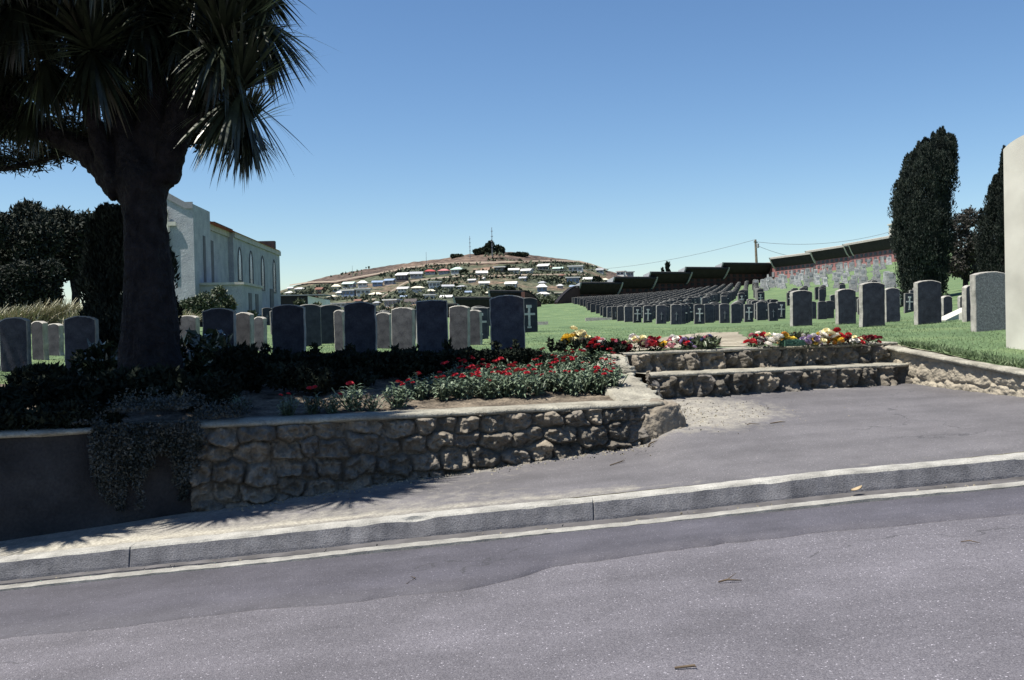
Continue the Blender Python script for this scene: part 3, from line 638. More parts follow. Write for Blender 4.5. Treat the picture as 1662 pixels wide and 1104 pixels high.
for a in [
    (4, 50, 515, 603, 14.0, 'shaded headstone at the photo\'s left edge, before the dry tall grass', DK, YF, 1),
    (108, 160, 513, 600, 14.0, 'shaded headstone standing just left of the thick tree trunk', DK, YF, 2),
    (331, 384, 500, 596, 14.1, 'dark shaded headstone just right of the tree trunk, below the church shrub', DK, YF, 3),
    (443, 497, 494, 594, 14.3, 'dark shaded headstone at the foot of the church\'s far end', DK, YF, 4),
    (560, 613, 490, 592, 14.3, 'dark round-cornered headstone below the lower hillside houses, above the single red flower', DK, YF, 5),
    (678, 730, 487, 590, 14.4, 'dark flat-topped headstone between the two pairs of lighter stones', DK, YF, 6),
    (796, 854, 479, 590, 14.5, 'tallest dark headstone with a diagonal streak of light, last before the open lawn', DK, YF, 7),
    (54, 79, 521, 588, 17.5, 'half-lit grey headstone behind the dry-grass side, second from the left edge', LT, YL, 8),
    (79, 104, 525, 582, 19.5, 'fully lit grey headstone, third from the left edge', LT, YL, 9),
    (289, 326, 512, 570, 18.5, 'grey rounded headstone emerging beside the tree trunk under the shrub', LT, YL, 10),
    (384, 413, 507, 580, 17.0, 'grey headstone crossed by diagonal shadow, in front of the church annex', LT, YL, 11),
    (414, 433, 514, 570, 20.0, 'narrow pale headstone standing in the sunlit grass by the church', LT, YL, 12),
    (545, 562, 503, 573, 18.4, 'sunlit grey headstone half hidden by the round-cornered dark one', LT, YL, 13),
    (612, 637, 507, 566, 20.5, 'lower grey streaked headstone with a flat top, sunlit', LT, YL, 14),
    (636, 675, 499, 571, 18.6, 'broad sunlit grey headstone with a curved top, between dark ones', LT, YL, 15),
    (729, 763, 496, 568, 18.8, 'sunlit grey headstone with bright rounded top, right of the flat-topped dark one', LT, YL, 16),
    (762, 783, 503, 559, 21.5, 'smaller sunlit grey headstone tucked beside the bright-topped one', LT, YL, 17),
    (1282, 1319, 471, 530, 24, 'grey rounded headstone with bright left edge behind the mauve flowers', DK, YR, 18),
    (1356, 1390, 469, 526, 24, 'rounded dark headstone immediately left of the tallest one on the lawn', DK, YR, 19),
    (1394, 1437, 458, 531, 20.8, 'tallest dark headstone on the right lawn, above the dark red flowers', DK, YR, 20),
    (1434, 1461, 467, 523, 23.5, 'dark headstone overlapped by the tallest one on the right lawn', DK, YR, 21),
    (1483, 1529, 455, 528, 20, 'dark headstone with chipped bright edge at the foot of the big cypress', DK, YR, 22),
    (1574, 1640, 441, 538, 15.6, 'broad grey granite headstone beside the white pillar', ('stone_g', 'edge'), YR, 23),
    (1563, 1580, 463, 515, 19.5, 'narrow headstone peeping out behind the broad granite one', DK, YR, 24),
    (1527, 1545, 480, 520, 24, 'low dark headstone in the shade right of the chipped-edge stone', DK, YR, 25),
    (1555, 1568, 480, 503, 32, 'small dark headstone above the white sloping kerbstone', DK, YR, 26),
]:
    if a[6][0] == 'stone_g' and 'stone_g' not in MAT:
        MAT['stone_g'] = M('speckled_granite', [(.12, .12, .125), (.26, .26, .265)], 40, .8, .6, 60, .012, fine=.3)
    stone_px(*a[:5], *a[5:], arch=(.05 if a[6] is not LT else .04) if a[8] != 6 else .015, tilt=random.uniform(-.012, .012)+(.02 if a[8] == 16 else 0))

# ---- the dense rows: small slate headstones with a pale cross on the face
def cross_emblem(sc=1.0, kind=0):
    mb = MB(); y = -.052
    mb.box((0, y, .36*sc), (.055, .012, .42)); mb.box((-.0905, y, .43*sc), (.126, .012, .05)); mb.box((.0905, y, .43*sc), (.126, .012, .05))
    if kind == 0: mb.box((0, y, .61), (.13, .012, .07)); mb.box((0, y, .12), (.1, .012, .04))
    return mb.mesh('cross_emblem', MAT['emblem'])
def thin_cross():
    mb = MB(); mb.box((0, -.05, .33), (.02, .012, .34)); mb.box((-.04, -.05, .42), (.06, .012, .02)); mb.box((.04, -.05, .42), (.06, .012, .02)); return mb.mesh('cross_emblem', MAT['frame2'])
MAT['frame2'] = M('dull_inlay', [(.16, .17, .19), (.22, .23, .25)], 9, .8, 0)
me_std = [slab(.45, .82, .09, .045, .004, ('stone_b', 'edge_b'), k) for k in range(3)]
me_flat = slab(.42, .78, .09, .012, .004, ('stone_b', 'edge_b'), 5)
em_big, em_thin = cross_emblem(), thin_cross()
GRP = 'slate headstones in close rows below the dark niche walls'
LBL = 'small slate headstone standing in the dense rows below the dark niche walls'
protos = {}
def proto(kind):
    if kind in protos: return None
    return kind
def place_row_stone(x, y, kind, yaw, label=LBL, group=GRP, sc=1):
    z = H(x, y); jit = random.uniform(-.05, .05)
    if kind in protos:
        o = dup(protos[kind], (x, y, z), yaw+jit, sc, label, group)
    else:
        o = thing('row_headstone', label, 'headstone', (x, y, z), yaw+jit, group); o.scale = (sc, sc, sc)
        me = me_flat if kind[0] == 'f' else me_std[int(kind[0]) % 3]
        link('slab', me, o)
        if kind[1] == 'b': link('cross_emblem', em_big, o)
        if kind[1] == 't': link('cross_emblem', em_thin, o)
        protos[kind] = o
    o.rotation_euler.y = random.uniform(-.03, .03)
    if group is None and 'group' in o: del o['group']
    return o
named = [  # front stones one can tell apart by place: u, v foot, d, kind, label
    (1097, 527, 40, '0t', 'front slate headstone nearest the dirt path, heading the overlapping column'),
    (1135, 525, 41, '0b', 'front slate headstone with a bold white cross, right of the dirt path head'),
    (1176, 522.5, 42, '1t', 'front slate headstone with faint cross, just left of the lone white-crossed stone'),
    (1215, 522, 43, 'fb', 'lone slate headstone with a white cross standing in the grass gap'),
    (1255, 521, 44, '2t', 'slate headstone with thin pale cross, right of the grass gap'),
    (1073, 524, 43, '1t', 'slate headstone with round badge, left of the column nearest the path'),
    (1051, 520, 47, '0b', 'inner of the two neighbouring white-crossed slate headstones'),
    (1034, 520, 48, 'fb', 'outer of the two neighbouring white-crossed slate headstones'),
    (1020, 519, 51, '0n', 'plain slate headstone in the front edge, left of the white-crossed pair'),
    (1008, 518, 55, '1n', 'plain slate headstone two left of the white-crossed pair'),
    (999, 515, 60, '0t', 'slate headstone by the flat stone strip, three left of the white-crossed pair'),
    (990, 513, 66, '1t', 'slate headstone at the end of the flat stone strip'),
    (1334, 519, 45, '0n', 'dark low headstone between the two big rounded stones on the lawn'),
    (1346, 520, 46, '1n', 'dark low headstone touching the left side of the rounded big stone'),
    (1475, 510, 40, 'fb', 'dark headstone with a white cross left of the chipped-edge stone'),
]
taken = []
for u, v, d, kind, lab in named:
    p = P(u, v, d); place_row_stone(p.x, p.y, kind, YR, lab, 'front headstones of the dense rows'); taken.append((p.x, p.y))
cands = []
def okp(x, y, r=.75): return all((x-a)**2+(y-b_)**2 > r*r for a, b_ in taken)
bdir = Vector((.234, .972)); adir = Vector((.972, -.234))
lx = lambda y: 6.6+(y-40)*1.6/85+(.25 if y < 66 else 0)
for k in range(-18, 4):
    pk = -2.9+k*1.16
    for j in range(0, 80):
        q = adir*pk+bdir*(38+j*1.95); x, y = q.x+random.gauss(0, .05), q.y+random.gauss(0, .1)
        if x < lx(y)-.1 or y > 146+(x-10)*.5 or y < 40.5: continue
        u = CU+x/y*FPX
        if u > 1128 and 52+k*.2 < y < 63: continue
        if u > 1108 and y < 45 and k < 0: continue
        if okp(x, y): cands.append((y, x, 0))
b2 = Vector((.31, .951)); a2 = Vector((.951, -.31))
for k in range(0, 9):
    pk = -1.0+k*1.6
    for j in range(0, 70):
        q = a2*pk+b2*(66+j*1.9); x, y = q.x+random.gauss(0, .05), q.y+random.gauss(0, .1); u = CU+x/y*FPX
        if y > 118 or u < 1190 or u > 1330 or y < 64: continue
        if all((x-c_[1])**2+(y-c_[0])**2 > .5 for c_ in cands): cands.append((y, x, 1))
for (u, y0, n_) in ((1236, 45.5, 5), (1268, 47, 4), (1318, 46, 3), (1372, 50, 3), (1410, 46, 3), (1445, 42, 4), (1490, 44, 3), (1518, 40, 3)):
    for j in range(n_):
        x = (u-CU)/FPX*y0; q = Vector((x, y0))+bdir*(j*1.9); q.x -= .12*j
        if okp(q.x, q.y): cands.append((q.y, q.x, 2))
for r_, u in ((62, 1302), (62, 1335), (66, 1368), (70, 1420), (60, 1283)):
    for j in range(5):
        x = (u-CU)/FPX*r_; q = Vector((x, r_))+b2*(j*2.0); cands.append((q.y, q.x, 2))
cands.sort()
NIND = 225
rest = MB()
for i, (y, x, zone) in enumerate(cands):
    kd = random.choice(['0n', '1n', '2n', '0t', '1t', 'fn', 'fb', '0b'] if zone != 1 else ['0n', '1n', '2n', 'fn'])
    if i < NIND: place_row_stone(x, y, kd, YR+.05, sc=random.uniform(.94, 1.06))
    else:
        z = H(x, y); me = me_std[i % 3]; ca, sa = math.cos(YR), math.sin(YR); o = len(rest.v)
        for vtx in me.vertices: c = vtx.co; rest.v.append((x+c.x*ca-c.y*sa, y+c.x*sa+c.y*ca, z+c.z))
        for pl in me.polygons: rest.f.append(tuple(o+k for k in pl.vertices)); rest.m.append(pl.material_index)
print('row stones', len(cands))
tag(rest.build('distant_headstones', [MAT['stone_b'], MAT['edge_b']]), 'far ranks of slate headstones merging below the dark niche walls', 'headstones', kind='stuff')
# flat stone strips in the lawn
for (u0, u1, v, d, lab) in ((955, 990, 511.5, 62, 'flat stone strip lying in the lawn beside the left end of the dense rows'), (862, 880, 515.5, 52, 'short flat stone strip in the lawn right of the tallest shaded headstone')):
    p, q = P(u0, v, d), P(u1, v-.5, d+1); mb = MB(); L_ = (q-p).length; mb.box((0, 0, .06), (L_, .5, .22)); mb.box((-L_*.2, -.02, .175), (L_*.5, .4, .02))
    tag(mb.build('kerb_strip', MAT['edge'], None, loc=((p.x+q.x)/2, (p.y+q.y)/2, H((p.x+q.x)/2, (p.y+q.y)/2))), lab, 'stone strip')
# ---- the pale upper plot: tablets, crosses and small pillars
def pale_tablet(v):
    mb = MB(); 
    if v == 0:
        mb.box((0, 0, .12), (.6, .3, .3)); me0 = None; mb.box((0, 0, .62), (.44, .12, .7)); mb.box((0, 0, .985), (.34, .11, .05))
    elif v == 1: mb.box((0, 0, .1), (.5, .34, .28)); mb.box((0, 0, .34), (.34, .24, .2)); mb.box((0, 0, .8), (.12, .1, .72)); mb.box((-.165, 0, .88), (.21, .1, .12)); mb.box((.165, 0, .88), (.21, .1, .12))
    elif v == 2: mb.box((0, 0, .1), (.62, .62, .28)); mb.box((0, 0, .36), (.46, .46, .24)); mb.prism([(-.15, -.15, .48), (.15, -.15, .48), (.15, .15, .48), (-.15, .15, .48)], [(-.09, -.09, 1.25), (.09, -.09, 1.25), (.09, .09, 1.25), (-.09, .09, 1.25)])
    else: mb.box((0, 0, .1), (.7, .3, .26)); mb.box((0, 0, .55), (.56, .14, .64)); mb.box((0, 0, .9), (.42, .14, .06))
    return mb.mesh('monument', MAT['stone_w'])
pt = [pale_tablet(v) for v in range(4)]
plq = MB(); plq.box((0, -.075, .74), (.26, .02, .22)); plq = plq.mesh('plaque', MAT['frame2'])
plab = ['pale tablet headstone on the upper plot below the pink niche wall', 'pale stone cross on a stepped base on the upper plot', 'small grey obelisk on the upper plot below the pink niche wall', 'broad pale tablet with dark plaque on the upper plot']
pprot = {}; cnt = 0
up = []
for k in range(16):
    for j in range(12):
        x = 25.5+k*2.05+j*.95+random.gauss(0, .15); y = 92+j*5.2+k*.2+random.gauss(0, .5); u = CU+x/y*FPX
        if 1243 < u < 1446 and y < 128+(1446-u)*.16 and y > 90+(1446-u)*.14: up.append((y, x))
up += [((r_), (u-CU)/FPX*r_) for u, r_ in ((1386, 76), (1403, 84), (1444, 86), (1446, 92), (1441, 98), (1448, 80), (1340, 118), (1310, 122), (1256, 126), (1249, 130), (1240, 132), (1229, 134))]
up.sort()
for y, x in up[:78]:
    v = random.choice([0, 0, 1, 1, 2, 3, 3, 0]); sc = random.uniform(.85, 1.15)*1.15
    if y < 90: v = 3
    if v in pprot: dup(pprot[v], (x, y, H(x, y)), random.uniform(-.6, -.2), sc)
    else:
        o = thing('grave_monument', plab[v], 'headstone', (x, y, H(x, y)), -.4, 'pale monuments of the upper plot'); o.scale = (sc,)*3; link('monument', pt[v], o)
        if v in (0, 3): link('plaque', plq, o)
        pprot[v] = o
# ---- left lawn rows seen between the big stones
lg = 'small headstones in rows on the left lawn'
lproto = None; n_ = 0
for c in range(9):
    for j in range(12):
        x = -8.2+c*1.5+random.gauss(0, .1); y = 24+j*2.9+random.gauss(0, .3); x -= (y-24)*(.14-c*.012)
        u = CU+x/y*FPX
        if not (425 < u < 800) or 500 < u < 543 and y < 46+(u-500)*0: continue
        if random.random() < .12: continue
        place_row_stone(x, y, random.choice(['0n', '1t', 'fb', 'fn']), YR+.3, 'small dark headstone in the left lawn rows, behind the big grey stones', lg); n_ += 1
for u, v, d, kind, lab in ((858, 537, 27, '0b', 'small headstone with a white cross peeping out right of the tallest shaded stone'), (537, 556, 24, '0n', 'dark headstone right of the grass alley, behind the sunlit half-hidden one'), (529, 553, 25.5, '1n', 'middle of the three dark headstones lining the grass alley'), (519, 545, 28, '2n', 'far one of the three dark headstones lining the grass alley'), (503, 557, 22.5, '1n', 'dark headstone lining the left side of the grass alley')):
    p = P(u, v, d); place_row_stone(p.x, p.y, kind, YR+.2, lab, None, 1.15)
# white sloping kerbstones by the big cypress
p = P(1535, 517, 21); q = P(1578, 499, 22.5); mb = MB(); zz_ = H(p.x, p.y)
mb.prism([(p.x, p.y, zz_-.05), (q.x, q.y, zz_-.05), (q.x, q.y, q.z), (p.x, p.y, zz_+.02)], [(p.x+.1, p.y+.8, zz_-.05), (q.x+.1, q.y+.8, zz_-.05), (q.x+.1, q.y+.8, q.z), (p.x+.1, p.y+.8, zz_+.02)])
tag(mb.build('grave_kerbstone', MAT['white']), 'white wedge-shaped grave kerbstone sloping behind the broad granite headstone', 'grave kerb')
p = P(1573, 515, 20.5); mb = MB(); mb.box((0, 0, .05), (.2, .5, .16)); mb.box((0, 0, .14), (.17, .46, .02)); tag(mb.build('grave_kerbstone', MAT['white'], None, loc=(p.x, p.y, H(p.x, p.y))), 'low white grave kerb block at the foot of the wedge-shaped one', 'grave kerb')

# ---------------------------------------------------------------- white pillar at the right edge
pd = 13.2; pf = P(1633, 569, pd); pt_ = P(1624, 243, pd); ph = pt_.z-pf.z
wl_ = 1.0
pil = thing('white_pillar', 'tall cream white memorial pillar with curved top at the right edge', 'memorial', (pf.x, pf.y, pf.z), 0)
# lit face looks left towards the sun and the street; the narrow dark face looks right
nrm = Vector((-.93, -.36)).normalized(); tan_ = Vector((.36, -.93)).normalized()
mb = MB(); prof = []
NSEG = 18; depth_ = .62
for y_ in (0, 1):
    row = [(0, -.12)] + [(wl_*k/NSEG, ph+.15*math.sin(math.pi*(k/NSEG))**.75) for k in range(NSEG+1)] + [(wl_, -.12)]
    for s_, z_ in row: mb.v.append((tan_.x*s_-nrm.x*depth_*y_, tan_.y*s_-nrm.y*depth_*y_, z_))
n = NSEG+3
mb.f = [tuple(range(n)), tuple(range(n, 2*n))[::-1]]+[(i, n+i, n+(i+1) % n, (i+1) % n) for i in range(n)]; mb.m = [0]*len(mb.f)
mb.build('shaft', MAT['white'], pil)
mb = MB(); c_ = tan_*wl_/2-nrm*depth_/2; mb.box((c_.x, c_.y, -.16), (wl_+.2, depth_+.2, .22), math.atan2(tan_.y, tan_.x)); mb.build('plinth', MAT['white'], pil)

# ================================================================ NICHE WALLS
def niche_wall(p0, p1, zr, zb0, zb1, n, lab, lit, hw, group, seed):
    "p0 left end, p1 right end seen from the front; zr roof edge height; zb foot heights"
    t_ = thing('niche_wall', lab, 'niche wall', (p0.x, p0.y, zb0), 0, group)
    d = Vector((p1.x-p0.x, p1.y-p0.y, 0)); L_ = d.length; d.normalize(); n = Vector((n.x, n.y, 0)).normalized()
    loc = lambda s, o, z: (d.x*s+n.x*o, d.y*s+n.y*o, z-zb0)
    zf = min(zb0, zb1)-.6; zw = zr-1.25
    bm_ = MAT['brick'] if lit else MAT['dbrick']  # sunlit and shaded walls take separate brick colours
    mb = MB(); mb.prism([loc(0, 0, zf), loc(L_, 0, zf), loc(L_, 0, zw+.3), loc(0, 0, zw+.3)], [loc(0, -.4, zf), loc(L_, -.4, zf), loc(L_, -.4, zw+.3), loc(0, -.4, zw+.3)])
    mb.build('wall', bm_, t_)
    # cantilevered canopy: curved underside rising towards the viewer
    OV = .8 if lit else 1.5; ZW = zw; zw = zw-(.35 if not lit else .25); RS = zr-.1-zw
    pr = [(.02, zw)]+[(OV*k/8, zw+RS*(k/8)**1.5) for k in range(1, 9)]+[(OV+.05, zr), (-.45, zr-.5), (-.45, zw+.3)]
    mb = MB(); mb.prism([loc(-.05, o, z) for o, z in pr], [loc(L_+.05, o, z) for o, z in pr]); mb.build('canopy', MAT['roofdark'], t_)
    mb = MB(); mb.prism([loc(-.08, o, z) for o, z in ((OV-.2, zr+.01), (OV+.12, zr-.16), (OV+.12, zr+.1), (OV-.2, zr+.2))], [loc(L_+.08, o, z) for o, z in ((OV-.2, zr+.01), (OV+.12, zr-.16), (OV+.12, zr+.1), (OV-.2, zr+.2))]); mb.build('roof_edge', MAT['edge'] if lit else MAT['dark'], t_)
    # pale curved bracket at each end
    for s0, s1 in ((-.32, -.06), (L_+.06, L_+.3)):
        pq = [(.0, zw-.3)]+[(OV*k/8+.06, zw-.1+RS*(k/8)**1.5) for k in range(0, 9)]+[(OV+.2, zr+.12), (-.3, zr-.3), (-.3, zw-.3)]
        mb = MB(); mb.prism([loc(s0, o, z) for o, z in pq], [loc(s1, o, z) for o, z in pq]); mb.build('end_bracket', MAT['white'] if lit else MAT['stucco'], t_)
    # niches
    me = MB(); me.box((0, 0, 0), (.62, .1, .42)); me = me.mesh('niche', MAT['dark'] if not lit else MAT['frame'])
    k = int(L_/1.25)
    for r_ in range(2):
        for i in range(k):
            s = .9+i*(L_-1.8)/max(1, k-1); z = zw-.3-r_*.66
            if z-.25 < zb0+(zb1-zb0)*s/L_: continue
            link('niche', me, t_, loc(s, .0, z), math.atan2(d.y, d.x))
    return t_
g1, g2, g3 = 'dark niche walls stepping up the hill', 'pink brick niche walls on the hilltop', 'dark niche walls behind the big stones'
spec = [(936, 1000, 461, 460, 'lowest dark niche wall, beside the brick end wall at the lawn gap'), (990, 1056, 452.5, 451, 'second dark niche wall up from the lawn gap'), (1048, 1112, 444.5, 443, 'middle dark niche wall of five, below the small pointed cypresses'),
        (1105, 1172, 437, 435, 'fourth dark niche wall up, next below the topmost dark one'), (1165, 1246, 430, 428, 'topmost dark niche wall, meeting the pink brick walls')]
for i, (u0, u1, v0, v1, lab) in enumerate(spec):
    f0, f1 = (u0-936)/310, (u1-936)/310; d0, d1 = 150+f0*18, 150+f1*18
    p0, p1 = P(u0, v0, d0), P(u1, v1, d1); zr = (p0.z+p1.z)/2
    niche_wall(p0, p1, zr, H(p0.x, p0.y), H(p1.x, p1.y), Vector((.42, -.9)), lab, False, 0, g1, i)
spec = [(1258, 1323, 418.5, 412, 163, 152, 'lowest pink brick niche wall, next to the plain brick corner'), (1317, 1386, 407, 400, 153, 141, 'middle pink brick niche wall of three with white curved brackets'), (1379, 1476, 394, 384.5, 142, 126, 'highest pink brick niche wall, partly behind the big cypress')]
for i, (u0, u1, v0, v1, d0, d1, lab) in enumerate(spec):
    p0, p1 = P(u0, v0, d0), P(u1, v1, d1); zr = (p0.z+p1.z)/2; d_ = (p1-p0)
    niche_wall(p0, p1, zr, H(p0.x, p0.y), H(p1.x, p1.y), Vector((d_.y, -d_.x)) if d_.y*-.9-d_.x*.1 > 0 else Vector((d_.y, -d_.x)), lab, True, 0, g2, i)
for i, (u0, u1, v, lab) in enumerate(((800, 850, 474, 'dark niche wall mostly hidden behind the tallest shaded headstone'), (745, 802, 485, 'dark niche wall seen between the big stones'), (690, 748, 496, 'low dark niche wall behind the bright-topped stone'))):
    d0 = 120-i*9; p0, p1 = P(u0, v, d0-4), P(u1, v-.6, d0); p1.z = p0.z
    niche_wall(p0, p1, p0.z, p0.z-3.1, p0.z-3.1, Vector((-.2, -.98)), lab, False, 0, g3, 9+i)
# curved brick end walls at the gap, brick corner panel with plaque
def end_wall(u0, v0, u1, v1, vb, d0, d1, lab):
    p0, p1 = P(u0, v0, d0), P(u1, v1, d1); zb = min(P(u0, vb, d0).z, P(u1, vb, d1).z)-.8; mb = MB(); pr = []
    for k in range(13): f = k/12; q = p0.lerp(p1, f); pr.append((q.x, q.y, p0.z+(p1.z-p0.z)*(f**1.8)))
    pr += [(p1.x, p1.y, zb), (p0.x, p0.y, zb)]; e = Vector((p1.y-p0.y, -(p1.x-p0.x), 0)).normalized()*.45
    ax = [(x+e.x, y+e.y, z) for x, y, z in pr]; t_ = thing('brick_end_wall', lab, 'wall'); mb.prism(pr, ax); mb.build('wall', MAT['dbrick'], t_)
    mb = MB(); tp_ = [Vector(q)+Vector((0, 0, .06)) for q in pr[:13]]
    for a_, b_ in zip(tp_, tp_[1:]): mb.prism([a_, b_, b_+Vector((0, 0, .14)), a_+Vector((0, 0, .14))], [a_+e, b_+e, b_+e+Vector((0, 0, .14)), a_+e+Vector((0, 0, .14))])
    mb.build('coping', MAT['bark'], t_)
end_wall(941, 466, 905, 493, 500, 149, 136, 'dark brick end wall sloping down at the right side of the lawn gap')
end_wall(846, 474, 873, 494, 500, 116, 120, 'dark brick end wall sloping down at the left side of the lawn gap')
p0, p1 = P(1246, 431, 168), P(1264, 426, 164); t_ = thing('brick_corner', 'plain pink brick corner panel with a grey plaque between the dark and pink niche walls', 'wall')
mb = MB(); zb = H(p0.x, p0.y)-1; e = Vector((p1.y-p0.y, -(p1.x-p0.x), 0)).normalized()*-.5
mb.prism([(p0.x, p0.y, zb), (p1.x, p1.y, zb), tuple(p1), (p0.x, p0.y, p1.z)], [(p0.x+e.x, p0.y+e.y, zb), (p1.x+e.x, p1.y+e.y, zb), (p1.x+e.x, p1.y+e.y, p1.z), (p0.x+e.x, p0.y+e.y, p1.z)]); mb.build('wall', MAT['brick'], t_)
mb = MB(); c = p0.lerp(p1, .5); mb.box((c.x-e.x*.15, c.y-e.y*.15, p1.z-1.9), (1.0, .12, .8), math.atan2(p1.y-p0.y, p1.x-p0.x)); mb.build('plaque', MAT['frame2'], t_)
mb = MB(); mb.box((c.x, c.y, p1.z+.12), ((p1-p0).length+.3, .8, .22), math.atan2(p1.y-p0.y, p1.x-p0.x)); mb.build('coping', MAT['white'], t_)
# white tower block at the top end
p = P(1457, 365, 152); t_ = thing('white_tower', 'small white square tower at the top end of the pink walls, half behind the cypress', 'tower', (p.x, p.y, H(p.x, p.y)))
hz = p.z-H(p.x, p.y); mb = MB(); mb.box((0, 0, hz/2-.5), (2.0, 2.0, hz+1-.001)); mb.build('shaft', MAT['white'], t_); mb = MB(); mb.box((0, 0, P(1457, 384, 152).z-H(p.x, p.y)), (3.0, 3.0, .3)); mb.build('ledge', MAT['stucco'], t_)
mb = MB(); mb.box((0, 0, hz+.1), (2.3, 2.3, .2)); mb.build('cap', MAT['white'], t_)

# ================================================================ CHURCH
ch = thing('church', 'grey stucco church with arched side windows, red tile roof and gable cross', 'church', tuple(P(318, 512, 60)))
C0 = ch.location.copy(); sdir = Vector((-.06, 1, 0)).normalized(); rdir = Vector((sdir.y, -sdir.x, 0))
ZB = H(C0.x, C0.y)-C0.z-1.2
def cl(r, s, z): q = rdir*r+sdir*s; return (q.x, q.y, z)
def cbox(mb, r0, r1, s0, s1, z0, z1, mi=0): mb.prism([cl(r0, s0, z0), cl(r1, s0, z0), cl(r1, s0, z1), cl(r0, s0, z1)], [cl(r0, s1, z0), cl(r1, s1, z0), cl(r1, s1, z1), cl(r0, s1, z1)], mi)
zp = P(318, 331, 60).z-C0.z; za = P(273, 311, 60).z-C0.z; ze = 6.0
GW = 3.9; ra = -(318-270)*60/FPX
gp_ = [(-GW, ZB), (0, ZB), (0, zp), (-.45, zp), (ra, za), (-GW+.45, zp), (-GW, zp)]
mb = MB(); mb.prism([cl(r, 0, z) for r, z in gp_], [cl(r, 4.2, z) for r, z in gp_]); mb.build('front_block', MAT['stucco'], ch)
# raised darker rim along the gable top
mb = MB()
for (r0, z0), (r1, z1) in zip(gp_[2:6], gp_[3:7]):
    mb.prism([cl(r0, -.08, z0-.28), cl(r1, -.08, z1-.28), cl(r1, -.08, z1+.12), cl(r0, -.08, z0+.12)], [cl(r0, -.003, z0-.28), cl(r1, -.003, z1-.28), cl(r1, -.003, z1+.12), cl(r0, -.003, z0+.12)])
mb.build('gable_rim', MAT['frame2'], ch)
mb = MB(); NR_ = 1.05
cbox(mb, -5.2, -.35, 4.2, 10.9, ZB, ze); cbox(mb, -5.6, 0, 10.9, 30, ZB, ze); mb.build('nave_wall', MAT['stucco'], ch)
mb = MB(); cbox(mb, -.02, .12, 10.95, 30.1, ze-.35, ze+.02); cbox(mb, -.5, -.22, 4.2, 10.88, ze-.35, ze+.02); mb.build('cornice', MAT['stucco2'], ch)
rp = [(.25, ze+.02), (-2.8, ze+1.15), (-5.85, ze+.02), (-5.85, ze+.0)]
mb = MB(); mb.prism([cl(r, 4.25, z) for r, z in rp], [cl(r, 29.4, z) for r, z in rp]); mb.build('roof', MAT['redtile'], ch)
mb = MB(); cbox(mb, -5.0, -.3, 29.3, 30, ze, ze+.95); cbox(mb, -3.3, -2.8, 17.5, 24, ze+.8, ze+1.5); mb.build('parapet', MAT['dark'], ch)
def arch_window(s, z0, z1, wd, r=0):
    n = 10; pr = [(s-wd/2, z0), (s+wd/2, z0)]+[(s+wd/2*math.cos(math.pi*k/n), z1-wd*.9+wd*.9*math.sin(math.pi*k/n)) for k in range(n+1)]
    mb = MB(); sc = lambda q, k: (s+(q[0]-s)*k, z0+(z1-z0)/2+(q[1]-(z0+z1)/2)*(1-(1-k)*.25))
    inner = [sc(q, .68) for q in pr]; m_ = len(pr)
    mb.v = [cl(r+.05, *q) for q in pr]+[cl(r+.05, *q) for q in inner]+[cl(r-.15, *q) for q in inner]+[cl(r-.02, *q) for q in pr]
    for i in range(m_):
        j = (i+1) % m_; mb.f += [(i, j, m_+j, m_+i), (m_+i, m_+j, 2*m_+j, 2*m_+i), (3*m_+i, 3*m_+j, j, i)]; mb.m += [0]*3
    f = mb.build('arched_window', MAT['frame'], ch)
    mb = MB(); mb.v = [cl(r+.02, *q) for q in inner]; mb.f = [tuple(range(m_))]; mb.m = [0]; mb.build('pane', MAT['skyglass'], f)
MAT['skyglass'] = M('pale_leaded_glass', [(.06, .07, .1), (.12, .14, .19)], 3, .2, .2, 9, spec=.6)
for s, u, vt, vb in ((12.9, 391, 401, 457), (17, 410, 407, 467), (21.7, 428, 415, 472), (27, 447, 421, 476)):
    arch_window(s, P(u, vb, 60+s).z-C0.z, P(u, vt, 60+s).z-C0.z, 1.5)
mb = MB(); cbox(mb, .0, .03, 2.2, 2.75, 2.1, 5.0); mb.build('slit_window', MAT['frame'], ch)
mb = MB(); cbox(mb, -.35, -.31, 4.4, 6.3, 2.1, 5.0); mb.build('recess_opening', MAT['frame'], ch)
for s, z1 in ((19.6, 2.6), (25.5, 2.5)):
    mb = MB(); cbox(mb, .0, .06, s-.8, s+.8, -.2, z1); d_ = mb.build('side_door', MAT['frame'], ch)
# annex
mb = MB(); cbox(mb, .005, 2.55, 1.2, 7.5, ZB, 1.85); an = mb.build('annex', MAT['stucco'], ch)
mb = MB(); cbox(mb, .003, 2.68, 1.05, 7.65, 1.853, 2.0); mb.build('annex_coping', MAT['stucco2'], an)
for s in (3.0, 5.2):
    mb = MB(); cbox(mb, 2.55, 2.59, s, s+.9, .1, 1.4); mb.build('annex_window', MAT['frame'], an)
# gable cross stands off the wall
mb = MB(); zc = P(275, 364, 60).z-C0.z; rc = -(318-276.5)*60/FPX
cbox(mb, rc-.11, rc+.11, -.2, -.08, zc-2.4, zc+.85); cbox(mb, rc-.55, rc-.112, -.2, -.08, zc-.12, zc+.12); cbox(mb, rc+.112, rc+.55, -.2, -.08, zc-.12, zc+.12); cbox(mb, rc-.06, rc+.06, -.079, .02, zc-1, zc-.9); mb.build('gable_cross', MAT['white'], ch)
